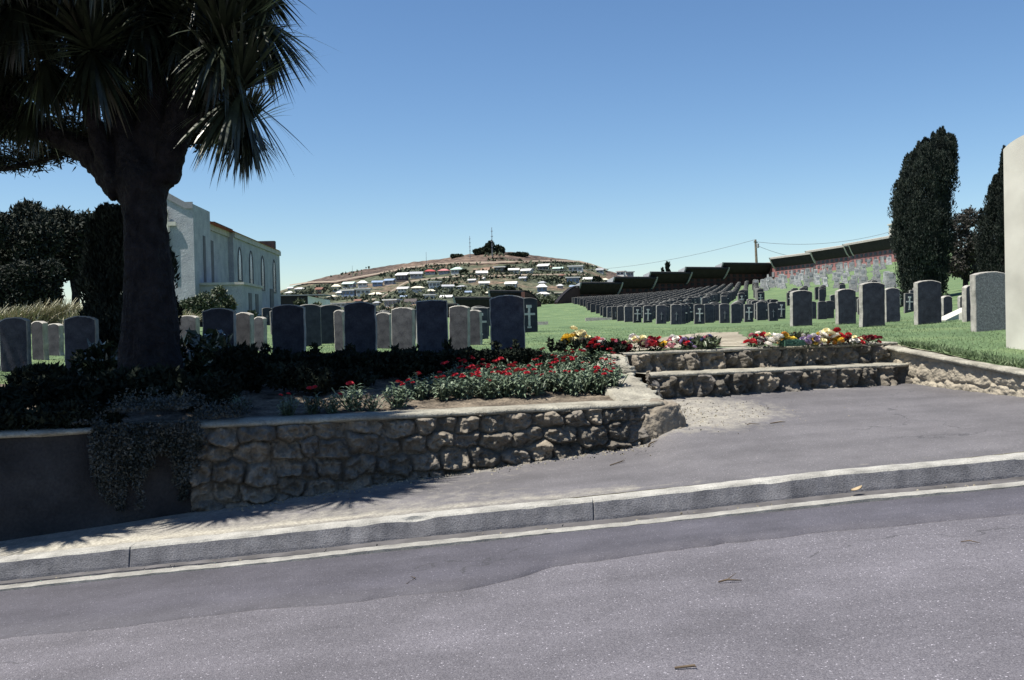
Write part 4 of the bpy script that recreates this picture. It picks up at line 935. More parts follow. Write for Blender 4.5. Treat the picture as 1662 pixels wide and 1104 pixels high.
# small shed beyond the church
p = P(500, 511, 125); t_ = thing('shed', 'long dark-sided shed with a pale end wall beyond the church', 'shed', (p.x, p.y, H(p.x, p.y)), 0)
hS = P(500, 480, 125).z-H(p.x, p.y); mb = MB(); mb.prism([(-5.5, -1, -1), (0, 0, -1), (0, 0, hS), (-5.5, -1, hS)], [(-5.5, 5, -1), (0, 5, -1), (0, 5, hS), (-5.5, 5, hS)]); mb.build('side_wall', MAT['roofdark'], t_)
mb = MB(); mb.prism([(.02, 0, -1), (1.9, 1.5, -1), (1.9, 1.5, hS-.5), (.02, 0, hS)], [(.02, 5, -1), (1.9, 5, -1), (1.9, 5, hS-.5), (.02, 5, hS)]); mb.build('end_wall', MAT['white2'], t_)
mb = MB(); mb.prism([(-5.6, -1.2, hS+.02), (2.1, .2, hS+.02), (2.1, .2, hS+.15), (-5.6, -1.2, hS+.15)], [(-5.6, 5.2, hS+.02), (2.1, 5.2, hS+.02), (2.1, 5.2, hS+.15), (-5.6, 5.2, hS+.15)]); mb.build('roof', MAT['frame2'], t_)
# ================================================================ HILL
RID = [(250, 530), (380, 500), (430, 482), (458, 471), (480, 464), (500, 457), (530, 449), (560, 443), (600, 436), (650, 428.5), (690, 423), (720, 420), (750, 414), (775, 411.5), (800, 409.5), (830, 409), (860, 414), (885, 417), (920, 421), (945, 425), (965, 432), (985, 439), (1005, 444), (1035, 451), (1080, 462), (1150, 478), (1250, 500), (1350, 530)]
def ridge(u):
    for (a, va), (b_, vb) in zip(RID, RID[1:]):
        if a <= u <= b_: return va+(vb-va)*(u-a)/(b_-a)
    return 530
VB, HD0, HD1, GP = 520, 330, 640, .85
def hill_d(u, v): 
    t_ = max(0, (VB-v)/max(4, VB-ridge(u))); return HD0+(HD1-HD0)*t_**(1/GP)
def hillP(u, v): return P(u, v, hill_d(u, v))
mb = MB(); us = np.linspace(252, 1345, 420); ts = list(np.linspace(0, 1, 90)); cols = []
TRK = [(470, 466), (500, 461.5), (545, 460), (580, 453), (620, 446), (660, 438), (700, 432), (740, 430), (790, 429), (850, 427.5), (900, 426), (940, 427), (960, 432), (985, 441)]
def trk_v(u):
    for (a, va), (b_, vb) in zip(TRK, TRK[1:]):
        if a <= u <= b_: return va+(vb-va)*(u-a)/(b_-a)
    return -1 if u < 470 else 460
for u in us:
    for t_ in ts:
        v = VB+(ridge(u)-VB)*t_**GP; p = P(u, v, HD0+(HD1-HD0)*t_); 
        k = (1-t_)*min(1, t_*4)
        p.z += 3.0*k*nz(p.x, p.y, .02)+1.2*k*nz(p.x, p.y, .07)+.5*nz(p.x, p.y, .25)*min(1, t_*5)
        mb.v.append(tuple(p)); cols.append((1 if v < trk_v(u) else 0, t_, 0, 1))
    q = P(u, ridge(u), HD1)
    for e, dz in ((60, -8), (200, -40), (500, -120)): mb.v.append((q.x*(1+e/640), q.y+e, q.z+dz)); cols.append((1, 1, 0, 1))
n = len(ts)+3; mb.f = [(i*n+k, (i+1)*n+k, (i+1)*n+k+1, i*n+k+1) for i in range(len(us)-1) for k in range(n-1)]; mb.m = [0]*len(mb.f); mb.c = cols
m, t, b, N, L = nodes('hill_scrub'); tc = N('ShaderNodeTexCoord'); at = N('ShaderNodeAttribute'); at.attribute_name = 'col'; sp = N('ShaderNodeSeparateColor'); L(at.outputs['Color'], sp.inputs[0])
n1 = N('ShaderNodeTexNoise'); n1.inputs['Scale'].default_value = .035; n1.inputs['Detail'].default_value = 9; n1.inputs['Roughness'].default_value = .68; L(tc.outputs['Object'], n1.inputs['Vector'])
n2 = N('ShaderNodeTexNoise'); n2.inputs['Scale'].default_value = .28; n2.inputs['Detail'].default_value = 6; L(tc.outputs['Object'], n2.inputs['Vector'])
lo = ramp(t, [(.045, .055, .04), (.075, .083, .056), (.12, .095, .07), (.2, .135, .1)], [.38, .52, .6, .68]); L(n1.outputs['Fac'], lo.inputs[0])
hi = ramp(t, [(.045, .038, .036), (.095, .072, .06), (.15, .11, .085)], [.35, .5, .68]); L(n1.outputs['Fac'], hi.inputs[0])
mx = mixcol(t, sp.outputs[0], lo.outputs[0], hi.outputs[0]); mr = N('ShaderNodeMapRange'); mr.inputs['From Min'].default_value = .3; mr.inputs['From Max'].default_value = .7; mr.inputs['To Min'].default_value = .55; mr.inputs['To Max'].default_value = 1.5; L(n2.outputs['Fac'], mr.inputs['Value'])
hv = N('ShaderNodeHueSaturation'); L(mr.outputs[0], hv.inputs['Value']); L(mx, hv.inputs['Color']); L(hv.outputs[0], b.inputs['Base Color']); b.inputs['Roughness'].default_value = 1; b.inputs['Specular IOR Level'].default_value = .1
bp = N('ShaderNodeBump'); bp.inputs['Strength'].default_value = 1; bp.inputs['Distance'].default_value = 2.5; L(n2.outputs['Fac'], bp.inputs['Height']); L(bp.outputs[0], b.inputs['Normal'])
struct(mb.build('hill', m, None, True))
# farm track round the hill
MAT['track'] = M('pale_track', [(.16, .13, .1), (.25, .205, .16)], .1, .95, 0)
def ribbon(name, pts, w):
    mb = MB(); L_ = []
    for (a, b_) in zip(pts, pts[1:]):
        for k in range(16): L_.append((a[0]+(b_[0]-a[0])*k/16, a[1]+(b_[1]-a[1])*k/16))
    L_.append(pts[-1])
    for u, v in L_:
        p = hillP(u, v+w*.5); q = hillP(u, v-w*.5); mb.v += [(p.x, p.y, p.z+1.1), (q.x, q.y, q.z+1.25)]
    mb.f = [(2*i, 2*i+2, 2*i+3, 2*i+1) for i in range(len(L_)-1)]; mb.m = [0]*len(mb.f); return struct(mb.build(name, MAT['track'], None, True))
ribbon('hill_track', TRK, 1.5)
ribbon('hill_road', [(590, 494), (620, 487), (632, 479), (648, 468), (660, 461), (690, 457), (740, 452), (790, 452), (840, 450), (900, 449), (950, 449)], 1.6)
# scrub on the slope
pp = []; 
for k in range(16000):
    u = random.uniform(440, 1120); t_ = random.random()**.8
    v = VB+(ridge(u)-VB)*t_; p = hillP(u, v)
    if nz(p.x, p.y, .02, 3) < -.02 and t_ > .1: continue
    if v < trk_v(u)+1 and nz(p.x, p.y, .05, 8) < .15: continue
    pp.append((p.x+random.gauss(0, .4), p.y+random.gauss(0, .4), p.z+random.uniform(.2, 1.6)))
MAT['scrub'] = leafmat('hill_bushes', [(.04, .05, .036), (.09, .1, .068)], .9, .08, .1)
tag(link('hill_scrub', leaf_mesh('hill_scrub', MAT['scrub'], pp, 2.0, up=.4, aspect=.8)), 'olive scrub covering the slope between the houses', 'scrub', kind='stuff')
# houses
RC = dict(white=(.56, .56, .54), cream=(.56, .52, .42), grey=(.3, .31, .33), blue=(.2, .26, .36), red=(.34, .07, .07), pink=(.4, .17, .17), green=(.35, .45, .4), brown=(.16, .08, .06), dark=(.07, .06, .06), pale=(.42, .42, .42), mint=(.4, .5, .46))
for k, c in RC.items(): MAT['h_'+k] = M('painted_'+k, [[x*.88 for x in c], [min(.82, x*1.06) for x in c]], .6, .8, 0)
HS = [  # u, v foot, width px, height px, roof kind, roof, wall, label
 (653, 456, 20, 11, 'mono', 'white', 'dark', 'house with a tilted white roof over dark shaded walls, below the brown slope'),
 (676, 451, 21, 10, 'gable', 'grey', 'pale', 'grey-roofed house just right of the tilted white roof'),
 (698, 445.5, 18, 8, 'hip', 'red', 'pale', 'house with the reddest roof, high on the hill'),
 (721, 444.5, 18, 8, 'hip', 'pink', 'grey', 'house with a dull pinkish roof, right of the red-roofed one'),
 (743, 444.5, 20, 11, 'hip', 'green', 'pale', 'pale green hip-roofed house with a dark shaded end, right of the pinkish roof'),
 (567, 466.5, 21, 9, 'gable', 'mint', 'pale', 'mint-roofed house on the upper left row'),
 (589, 465.5, 17, 10, 'hip', 'white', 'white', 'bright white hip-roofed house right of the mint-roofed one'),
 (613, 463.5, 18, 8, 'gable', 'blue', 'blue', 'dull blue house on the upper row, next to the bright white hip roof'),
 (633, 460.5, 18, 8, 'gable', 'blue', 'grey', 'dull blue-roofed house just left of the tilted white roof'),
 (546, 471.5, 16, 10, 'hip', 'cream', 'white', 'cream-roofed small white house right of the dark red one'),
 (519, 475.5, 13, 9, 'gable', 'brown', 'brown', 'dark red-brown house on bare earth'),
 (568, 480.5, 24, 10, 'flat', 'white', 'blue', 'long house with white fascia and blue shaded front, below the mint roof'),
 (551, 479.5, 10, 7, 'hip', 'white', 'white', 'tiny white house attached left of the long blue-fronted one'),
 (590, 479.5, 24, 11, 'flat', 'white', 'white', 'two-storey white house with open dark ground floor'),
 (611, 483.5, 24, 9, 'hip', 'cream', 'white', 'wide cream hip roof below the two-storey house'),
 (655, 474.5, 19, 9, 'gable', 'pale', 'white', 'plain white long house in the middle of the slope, left of the wide cream gable'),
 (678, 472.5, 23, 8, 'hip', 'cream', 'pale', 'house with broad cream roof beside the plain white long house'),
 (705, 467, 21, 10, 'flat', 'white', 'white', 'boxy white house with a dark window band, mid slope'),
 (727, 470, 20, 8, 'gable', 'grey', 'blue', 'low grey-blue house right of the boxy white house'),
 (698, 489, 18, 11, 'flat', 'white', 'white', 'brightest plain white cube house just above the flat-topped headstone'),
 (725, 488, 20, 9, 'gable', 'white', 'pale', 'white gabled house above the right edge of the flat-topped headstone'),
 (637, 498, 24, 12, 'flat', 'white', 'grey', 'two-storey white house above the broad sunlit headstone'),
 (667, 497, 20, 12, 'gable', 'dark', 'white', 'dark-roofed white gabled house left of the flat-topped headstone'),
 (540, 485, 15, 6, 'hip', 'cream', 'grey', 'low cream roof below the small cream-roofed house'),
 (553, 499, 27, 7, 'flat', 'grey', 'pale', 'long low grey-roofed house at the hill foot'),
 (536, 503, 17, 7, 'hip', 'white', 'grey', 'pale rounded hip roof at the hill foot by the shed'),
 (487, 473.5, 17, 7, 'hip', 'pale', 'pale', 'pale hip-roofed house at the far end of the upper row near the church'),
 (471, 479, 14, 6, 'hip', 'white', 'white', 'small white roof next to the church\'s far corner'),
 (472, 471, 10, 5, 'gable', 'pale', 'grey', 'tiny grey house above the white roof at the church corner'),
 (782, 449.5, 19, 10, 'gable', 'white', 'white', 'white house with a recessed dark middle, right of the pale green one'),
 (812, 442, 18, 9, 'flat', 'white', 'dark', 'house with white roof and dark verandah openings beside a dark tree'),
 (834, 443.5, 18, 8, 'gable', 'white', 'white', 'long low white house directly right of the dark tree'),
 (855, 446, 19, 10, 'gable', 'pale', 'white', 'white house with projecting wing, below the summit'),
 (882, 440.5, 19, 10, 'mono', 'white', 'dark', 'white-roofed dark-walled house on the upper right slope'),
 (906, 440.5, 17, 7, 'gable', 'green', 'grey', 'green-roofed low house between a dark-walled and a big white one'),
 (935, 442.5, 24, 11, 'flat', 'white', 'white', 'big white house highest on the right shoulder'),
 (786, 465.5, 18, 9, 'gable', 'pale', 'white', 'white house in front of a small hut, left middle slope'),
 (830, 467, 20, 10, 'gable', 'white', 'white', 'white house above the dark pointed shrub'),
 (880, 474, 18, 13, 'hip', 'white', 'blue', 'tall pale blue house with a pyramid roof'),
 (882, 483, 22, 9, 'hip', 'white', 'blue', 'white and blue house directly below the pyramid-roofed one'),
 (930, 461, 22, 11, 'flat', 'white', 'blue', 'house with thick white fascia and blue-grey front near the niche walls'),
 (954, 459, 16, 9, 'gable', 'white', 'white', 'bright white gable house next to a dark round tree'),
 (981, 458, 15, 6, 'hip', 'cream', 'white', 'cream roof just showing above the lowest niche walls'),
 (974, 443.5, 13, 8, 'gable', 'grey', 'pale', 'small pale house on the skyline of the right shoulder'),
 (1008, 448, 14, 8, 'flat', 'white', 'white', 'left of the two white blocks on the skyline above the niche walls'),
 (1022, 449, 13, 8, 'flat', 'pale', 'grey', 'right of the two pale blocks on the skyline above the niche walls'),
 (909, 482, 25, 7, 'flat', 'cream', 'white', 'long low white house seen over the lawn gap'),
 (786, 455, 6, 5, 'hip', 'white', 'white', 'tiny white hut on the left middle slope'),
]
rS = random.Random(11); small = []
while len(small) < 26:
    u = rS.uniform(495, 950); v = rS.uniform(trk_v(u)+11, 503)
    if any(abs(u-h_[0]) < h_[2]*.5+9 and abs(v-h_[1]) < 8 for h_ in HS) or any(abs(u-a) < 22 and abs(v-b_) < 7 for a, b_ in small): continue
    small.append((u, v))
for u, v in small: HS.append((u, v, rS.uniform(9.5, 15), rS.uniform(5, 7), rS.choice(['gable', 'hip', 'flat', 'gable']), rS.choice(['grey', 'pale', 'blue', 'brown', 'cream', 'grey', 'pink']), rS.choice(['pale', 'grey', 'pale', 'white']), 'small muted house half hidden in scrub between the larger hillside houses'))
for u, v, wp, hp, kind, rc, wc, lab in HS:
    p = hillP(u, v); d = p.y; W_ = pxm(wp, d); Hh = pxm(hp, d); t_ = thing('hillside_house', lab, 'house', tuple(p), random.uniform(-.45, .15), 'houses on the far hillside')
    D_ = W_*random.uniform(.6, .8); hw = Hh*(.62 if kind in ('hip', 'gable') else .86); e = .35
    mb = MB(); mb.box((0, 0, hw/2-1.5), (W_-.8, D_-.6, hw+3)); mb.build('wall', MAT['h_'+wc], t_)
    w2, d2 = W_/2+e*.3, D_/2+e; mb = MB()
    if kind == 'flat': mb.box((0, 0, hw+Hh*.08), (W_+.6, D_+.8, Hh*.16))
    elif kind == 'mono': mb.prism([(-w2, -d2, hw-.3), (w2, -d2, hw-.3), (w2, d2, hw+Hh*.32), (-w2, d2, hw+Hh*.32)], [(-w2, -d2, hw), (w2, -d2, hw), (w2, d2, hw+Hh*.4), (-w2, d2, hw+Hh*.4)])
    elif kind == 'gable': mb.prism([(-w2, -d2, hw-.05), (-w2, d2, hw-.05), (-w2, 0, Hh)], [(w2, -d2, hw-.05), (w2, d2, hw-.05), (w2, 0, Hh)])
    else:
        r_ = w2*.35; mb.add([(-w2, -d2, hw), (w2, -d2, hw), (w2, d2, hw), (-w2, d2, hw), (-r_, 0, Hh), (r_, 0, Hh), (-w2, -d2, hw-.2), (w2, -d2, hw-.2), (w2, d2, hw-.2), (-w2, d2, hw-.2)], [(0, 1, 5, 4), (1, 2, 5), (2, 3, 4, 5), (3, 0, 4), (6, 7, 1, 0), (7, 8, 2, 1), (8, 9, 3, 2), (9, 6, 0, 3), (9, 8, 7, 6)])
    mb.build('roof', MAT['h_'+rc], t_)
    if wp > 9:
        nw = 3 if wp > 18 else 2
        for i in range(nw):
            ww = W_/nw*random.uniform(.4, .65); x = (i+.5)/nw*(W_-.8)-(W_-.8)/2; mb = MB(); mb.box((x, -D_/2+.27, hw*.55), (ww, .12, hw*.42)); mb.build('window', MAT['glass'], t_)
        mb = MB(); mb.box(((W_-.8)/2+.01, 0, hw*.55), (.1, D_*.4, hw*.4)); mb.build('window', MAT['glass'], t_)
# masts on the hill
for u, v0, v1, d, r_, lab in ((799, 409, 369, 610, .32, 'tallest lattice radio mast beside the summit trees'), (763, 413, 383, 620, .25, 'thin radio mast left of the summit trees'), (692, 424, 409, 620, .16, 'faint short mast on the left ridge'), (572, 442, 431, 610, .14, 'faintest short mast far down the left ridge')):
    p = P(u, v0+2, d); q = P(u, v1, d); h = q.z-p.z; t_ = thing('radio_mast', lab, 'mast', tuple(p)); mb = MB(); mb.tube([(0, 0, -2), (0, 0, h)], [r_, r_*.5], 5); mb.build('pole', MAT['wire'], t_)
    if r_ > .2:
        mb = MB(); 
        for k in range(4): mb.box((0, 0, h*(.25+.2*k)), (r_*3.5, r_*3.5, r_*.8), k)
        mb.build('stage', MAT['wire'], t_)

# ================================================================ TREES
def tree_from(name, lab, cat, base, crown_me, trunk_me, group=None, mats=None):
    t_ = thing(name, lab, cat, base, 0, group)
    if trunk_me: link('trunk', trunk_me, t_)
    link('crown', crown_me, t_); return t_
def blob_tree(name, lab, u, vtop, vb, d, wpx, lobes, leaves, size, mat, cat='tree', trunk=True, group=None, fat=1.0, lift=.3, zb=None, asp=.5):
    "tree with a lumpy leafy crown; lobes in crown units (x -1..1, z 0..1, radius)"
    p = P(u, vb, d); zg = H(p.x, p.y) if zb is None else zb; top = P(u, vtop, d).z; h = top-zg; W_ = pxm(wpx, d)
    pts, ds = [], []; tot = sum(l[2]**2 for l in lobes)
    for lx_, lz_, lr in lobes:
        c = (lx_*W_/2, random.uniform(-.3, .3)*W_/2*fat, lz_*h); r = (lr*W_/2, lr*W_/2*fat, lr*min(W_/2*1.1, h/2))
        a_, b_ = blob_pts(c, r, int(leaves*lr**2/tot), .6); a_ += rng.normal(size=a_.shape)*size*.35; pts.append(a_); ds.append(b_)
    me = leaf_mesh('crown', mat, np.concatenate(pts), size, np.concatenate(ds)*.8, up=.2, aspect=asp)
    tm = None
    if trunk:
        mb = MB(); mb.tube([(0, 0, -.3), (.02*W_, 0, h*.25), (0, 0, h*.55)], [W_*.05+.05, W_*.04+.03, W_*.02], 7, wob=.2)
        for lx_, lz_, lr in lobes: mb.tube([(0, 0, h*.2), (lx_*W_*.25, 0, h*(.2+lz_)*.5), (lx_*W_*.45, 0, lz_*h)], [W_*.03+.02, W_*.022+.01, .02], 5)
        tm = mb.mesh('trunk', MAT['bark'])
    return tree_from(name, lab, cat, (p.x, p.y, zg), me, tm, group)
def cypress(name, lab, u, vtop, vb, d, prof, plumes, leaves, size, mat=None, lean=0, seed=1, group=None, trunk_h=.1):
    "columnar conifer of many upright plumes; prof: list of (height 0..1, left px, right px) about u"
    r = random.Random(seed); p = P(u, vb, d); zg = H(p.x, p.y); h = P(u, vtop, d).z-zg; prof = [(a, l0*1.0+r0*.03, r0*.9+l0*.03) for a, l0, r0 in prof]
    def pr(t_):
        for (a, l0, r0), (b_, l1, r1) in zip(prof, prof[1:]):
            if a <= t_ <= b_: k = (t_-a)/(b_-a+1e-9); return l0+(l1-l0)*k, r0+(r1-r0)*k
        return prof[-1][1:]
    pts, ds = [], []; nl = leaves//plumes; mb = MB()
    mb.tube([(0, 0, -.3), (0, 0, h*.3), (pxm(sum(pr(.9))/2, d), 0, h*.85)], [h*.035, h*.025, .03], 7, wob=.15)
    for k in range(plumes):
        t0 = r.random()**.85*.96; l_, r_ = pr(t0); an = r.uniform(0, 2*math.pi); cxm, rm = pxm((l_+r_)/2, d), pxm((r_-l_)/2, d)
        q = .5+.62*r.random()**.6; c = np.array([cxm+math.cos(an)*rm*q*.8, math.sin(an)*rm*q*.8, h*t0*.955])
        pl = h*r.uniform(.05, .13)*(1-.65*t0**3); pw = max(.12, rm*r.uniform(.17, .4))
        tt_ = rng.random(nl); g = np.sin(np.pi*np.clip(tt_*.75+.25, 0, 1))**.7*pw; an2 = rng.random(nl)*2*np.pi; rr = np.sqrt(rng.random(nl))
        a_ = np.c_[c[0]+np.cos(an2)*g*rr+math.cos(an)*.1*pl*tt_, c[1]+np.sin(an2)*g*rr+math.sin(an)*.1*pl*tt_, c[2]+(tt_-.45)*pl*2]
        pts.append(a_); ds.append(np.c_[np.cos(an2)*.7, np.sin(an2)*.7, np.full(nl, 1.6)])
    me = leaf_mesh('crown', mat or MAT['conifer'], np.concatenate(pts), size, np.concatenate(ds), aspect=.38, jitter=.5)
    return tree_from(name, lab, 'tree', (p.x, p.y, zg), me, mb.mesh('trunk', MAT['bark']), group)
cypress('cypress_tree', 'large dark leaning-topped cypress standing alone at the right of the lawn', 1502, 201, 484, 45,
        [(0, -8, 10), (.04, -22, 22), (.12, -38, 38), (.3, -48, 46), (.5, -50, 44), (.66, -44, 50), (.76, -36, 52), (.84, -20, 54), (.9, -2, 55), (.96, 14, 50), (1, 22, 32)], 460, 190000, .115, seed=4)
cypress('cypress_tree', 'second dark cypress, partly hidden by the white pillar', 1632, 228, 486, 43,
        [(0, -10, 10), (.05, -34, 30), (.2, -42, 40), (.45, -40, 40), (.6, -30, 38), (.72, -18, 36), (.85, -8, 28), (1, 4, 12)], 200, 90000, .115, seed=9)
blob_tree('scrubby_tree', 'sparse greyish scrubby tree between the two big cypresses', 1567, 338, 488, 50, 66, [(-.3, .8, .45), (.3, .88, .4), (0, .55, .7), (.5, .5, .5), (-.4, .3, .5), (.2, .25, .5)], 8000, .16, MAT['bare'])
cypress('cypress_tree', 'taller of the two little pointed cypresses behind the dark niche walls', 1083, 424, 450, 175, [(0, -5, 5), (.5, -4.5, 5), (.8, -2, 4.5), (1, 0, 2)], 30, 1500, .7, seed=12)
cypress('cypress_tree', 'shorter of the two little pointed cypresses behind the dark niche walls', 1076, 433, 450, 176, [(0, -3, 3), (.5, -2.5, 2.5), (1, -.5, .5)], 16, 700, .6, seed=13)
cypress('cypress_tree', 'dark shaggy cypress shrub directly behind the thick tree trunk', 222, 318, 545, 15.5, [(0, -34, 44), (.05, -66, 64), (.2, -84, 72), (.35, -88, 84), (.5, -84, 62), (.65, -80, 68), (.8, -68, 58), (.92, -56, 46), (1, -40, 24)], 260, 60000, .085, seed=21)
# grove to the left with bare stems below
for u, vt, d, wp, lobes, lab in ((40, 333, 44, 120, [(-.5, .72, .55), (.1, .85, .5), (.6, .7, .5), (0, .55, .7), (-.3, .45, .5)], 'leafy dark tree, tallest of the grove at the left edge'),
                            (122, 343, 46, 118, [(-.3, .85, .45), (.4, .78, .5), (0, .6, .7), (.55, .55, .4)], 'dark tree of the left grove, nearest the cypress shrub, with bare stems'),
                            (-40, 340, 42, 120, [(0, .7, .7), (.5, .8, .45)], 'dark tree of the left grove running out of the photo')):
    blob_tree('grove_tree', lab, u, vt, 515, d, wp, lobes, 17000, .22, MAT['broad'], group='grove left of the trunk', fat=.8)
for u, vt, d, wp in ((20, 420, 40, 90), (75, 415, 41, 80)):
    blob_tree('understorey_shrub', 'dark shrub below the grove crown, %s' % ('at the left edge' if u < 50 else 'right of the edge one'), u, vt, 515, d, wp, [(-.4, .6, .5), (.3, .7, .5), (0, .35, .7)], 8000, .18, MAT['broad'], 'shrub', False)
def tussock(u, vt, vb, d, wpx, n, lab):
    p = P(u, vb, d); zg = H(p.x, p.y); h = P(u, vt, d).z-zg; W_ = pxm(wpx, d); mb = MB(); r = random.Random(u)
    for k in range(n):
        a = r.uniform(0, 6.28); x, y = r.gauss(0, W_*.22), r.gauss(0, W_*.15); L_ = h*r.uniform(.6, 1.15); lean = r.uniform(.2, .9); w_ = .03; o = len(mb.v); px, py = -math.sin(a)*w_, math.cos(a)*w_
        for j in range(4):
            f = j/3; rr = lean*L_*f*f; q = (x+math.cos(a)*rr+L_*.25*f*f, y+math.sin(a)*rr, L_*f*(1-.35*lean*f)); s_ = 1-f*.8; mb.v += [(q[0]-px*s_, q[1]-py*s_, q[2]), (q[0]+px*s_, q[1]+py*s_, q[2])]
        mb.f += [(o+2*j, o+2*j+1, o+2*j+3, o+2*j+2) for j in range(3)]; mb.m += [0]*3
    tag(mb.build('tall_grass_clump', MAT['toetoe'], None, loc=(p.x, p.y, zg-.05)), lab, 'grass clump', 'pale tall grass clumps before the grove')
for a in ((25, 492, 525, 30, 85, 900, 'pale dry tall grass clump at the left edge'), (92, 483, 525, 31, 90, 1100, 'biggest pale dry tall grass clump, under the grove'), (140, 495, 525, 30, 60, 700, 'pale dry tall grass clump touching the cypress shrub'), (292, 500, 522, 34, 36, 300, 'low pale grass clump at the church front, right of the trunk')): tussock(*a)
blob_tree('shrub', 'rounded grey-green shrub in front of the church annex', 325, 470, 520, 40, 66, [(-.4, .45, .6), (.2, .6, .55), (.5, .4, .5)], 7000, .14, MAT['bush'], 'shrub', True)
blob_tree('shrub', 'taller leafy shrub right of the rounded one, before the church annex', 358, 461, 520, 41, 52, [(0, .75, .4), (-.3, .5, .5), (.45, .5, .5), (0, .3, .6)], 6000, .14, MAT['bush'], 'shrub', True)
for u, vt, vb, d, w_, lab in ((407, 502, 516, 48, 12, 'tiny pale shrub beneath the first church door'), (486, 480, 500, 70, 16, 'small dark shrub before the shed'), (513, 490, 505, 68, 18, 'bushy shrub before the pale shed end'), (890, 484, 497, 150, 26, 'green bush mass filling the lawn gap'), (878, 487, 498, 152, 18, 'small green bush at the left of the lawn gap')):
    blob_tree('shrub', lab, u, vt, vb, d, w_, [(-.3, .5, .6), (.3, .6, .5), (0, .3, .7)], 1300, .16*d/40, MAT['bush'], 'shrub', False)
# trees on the hill itself
for u, vt, vb, w_, lab in ((784, 394, 413, 32, 'largest dark clump of trees on the hill summit'), (808, 395, 411, 17, 'round dark tree on the summit, right of the mast'), (842, 410, 416, 36, 'low dark bushes trailing right of the summit'), (742, 413, 418, 22, 'low dark bushes on the ridge left of the summit'),
                   (823, 427, 441, 7, 'dark pointed tree between two white hillside houses'), (827, 464, 480, 14, 'dark pointed shrub above the niche walls'), (967, 446, 461, 11, 'dark round tree between white houses near the niche walls'), (753, 437, 446, 7, 'dark tree at the end of the pale green house')):
    p = hillP(u, max(vb, ridge(u)+1)); h = pxm(vb-vt, p.y); W_ = pxm(w_, p.y); pts, ds = [], []
    for k in range(max(3, int(w_/5))):
        x = random.uniform(-.42, .42); c = (x*W_, random.uniform(-2, 2), (h*.5*(.35+.75*(x+.42)/.84)*random.uniform(.75, 1.15) if w_ == 32 else h*random.uniform(.28, .6)*(1-.5*abs(x)))); a_, b_ = blob_pts(c, (max(1.6, W_*.19), 2.5, (c[2]*.95 if w_ == 32 else h*.45*(1-.6*abs(x)*2*.6))), 420, .4); pts.append(a_); ds.append(b_)
    tree_from('hilltop_tree' if vb < 420 else 'hillside_tree', lab, 'tree', tuple(p), leaf_mesh('crown', MAT['scrub2'] if 'scrub2' in MAT else MAT.setdefault('scrub2', leafmat('dark_tree_foliage', [(.018, .025, .018), (.045, .055, .035)], .9, .1, .1)), np.concatenate(pts), 1.5, np.concatenate(ds), aspect=.7), None)

# ---------------------------------------------------------------- pole and wires
pp0 = P(1229, 428, 190); pt1 = P(1226, 389, 190); t_ = thing('utility_pole', 'leaning timber power pole behind the dark niche walls', 'power pole', (pp0.x, pp0.y, pp0.z-4))
mb = MB(); hh = pt1.z-pp0.z+4; mb.tube([(0, 0, 0), (pt1.x-pp0.x, 0, hh)], [.3, .2], 7); mb.build('pole', MAT['wood'], t_)
mb = MB(); mb.box((pt1.x-pp0.x, -.2, hh-.5), (1.5, .15, .18), .9); mb.build('crossarm', MAT['wood'], t_)
mb = MB(); mb.tube([(pt1.x-pp0.x+.35, -.25, hh-1.6), (pt1.x-pp0.x+.35, -.25, hh-.8)], .28, 8); mb.build('transformer', MAT['metal'], t_)
def wire(a, b_, sag, lab):
    mb = MB(); mb.tube([a.lerp(b_, k/24)-Vector((0, 0, sag*4*(k/24)*(1-k/24))) for k in range(25)], .035, 4); tag(mb.build('power_line', MAT['wire']), lab, 'power line', 'power lines')
wire(pt1, P(860, 436, 300), 2.5, 'power line sagging from the pole down to the left'); wire(pt1+Vector((0, 0, -.4)), P(1460, 372, 200), 1.5, 'power line running right to the white tower'); wire(pt1+Vector((0, 0, -1)), P(1320, 420, 200), .6, 'short power line dropping right behind the pink walls')

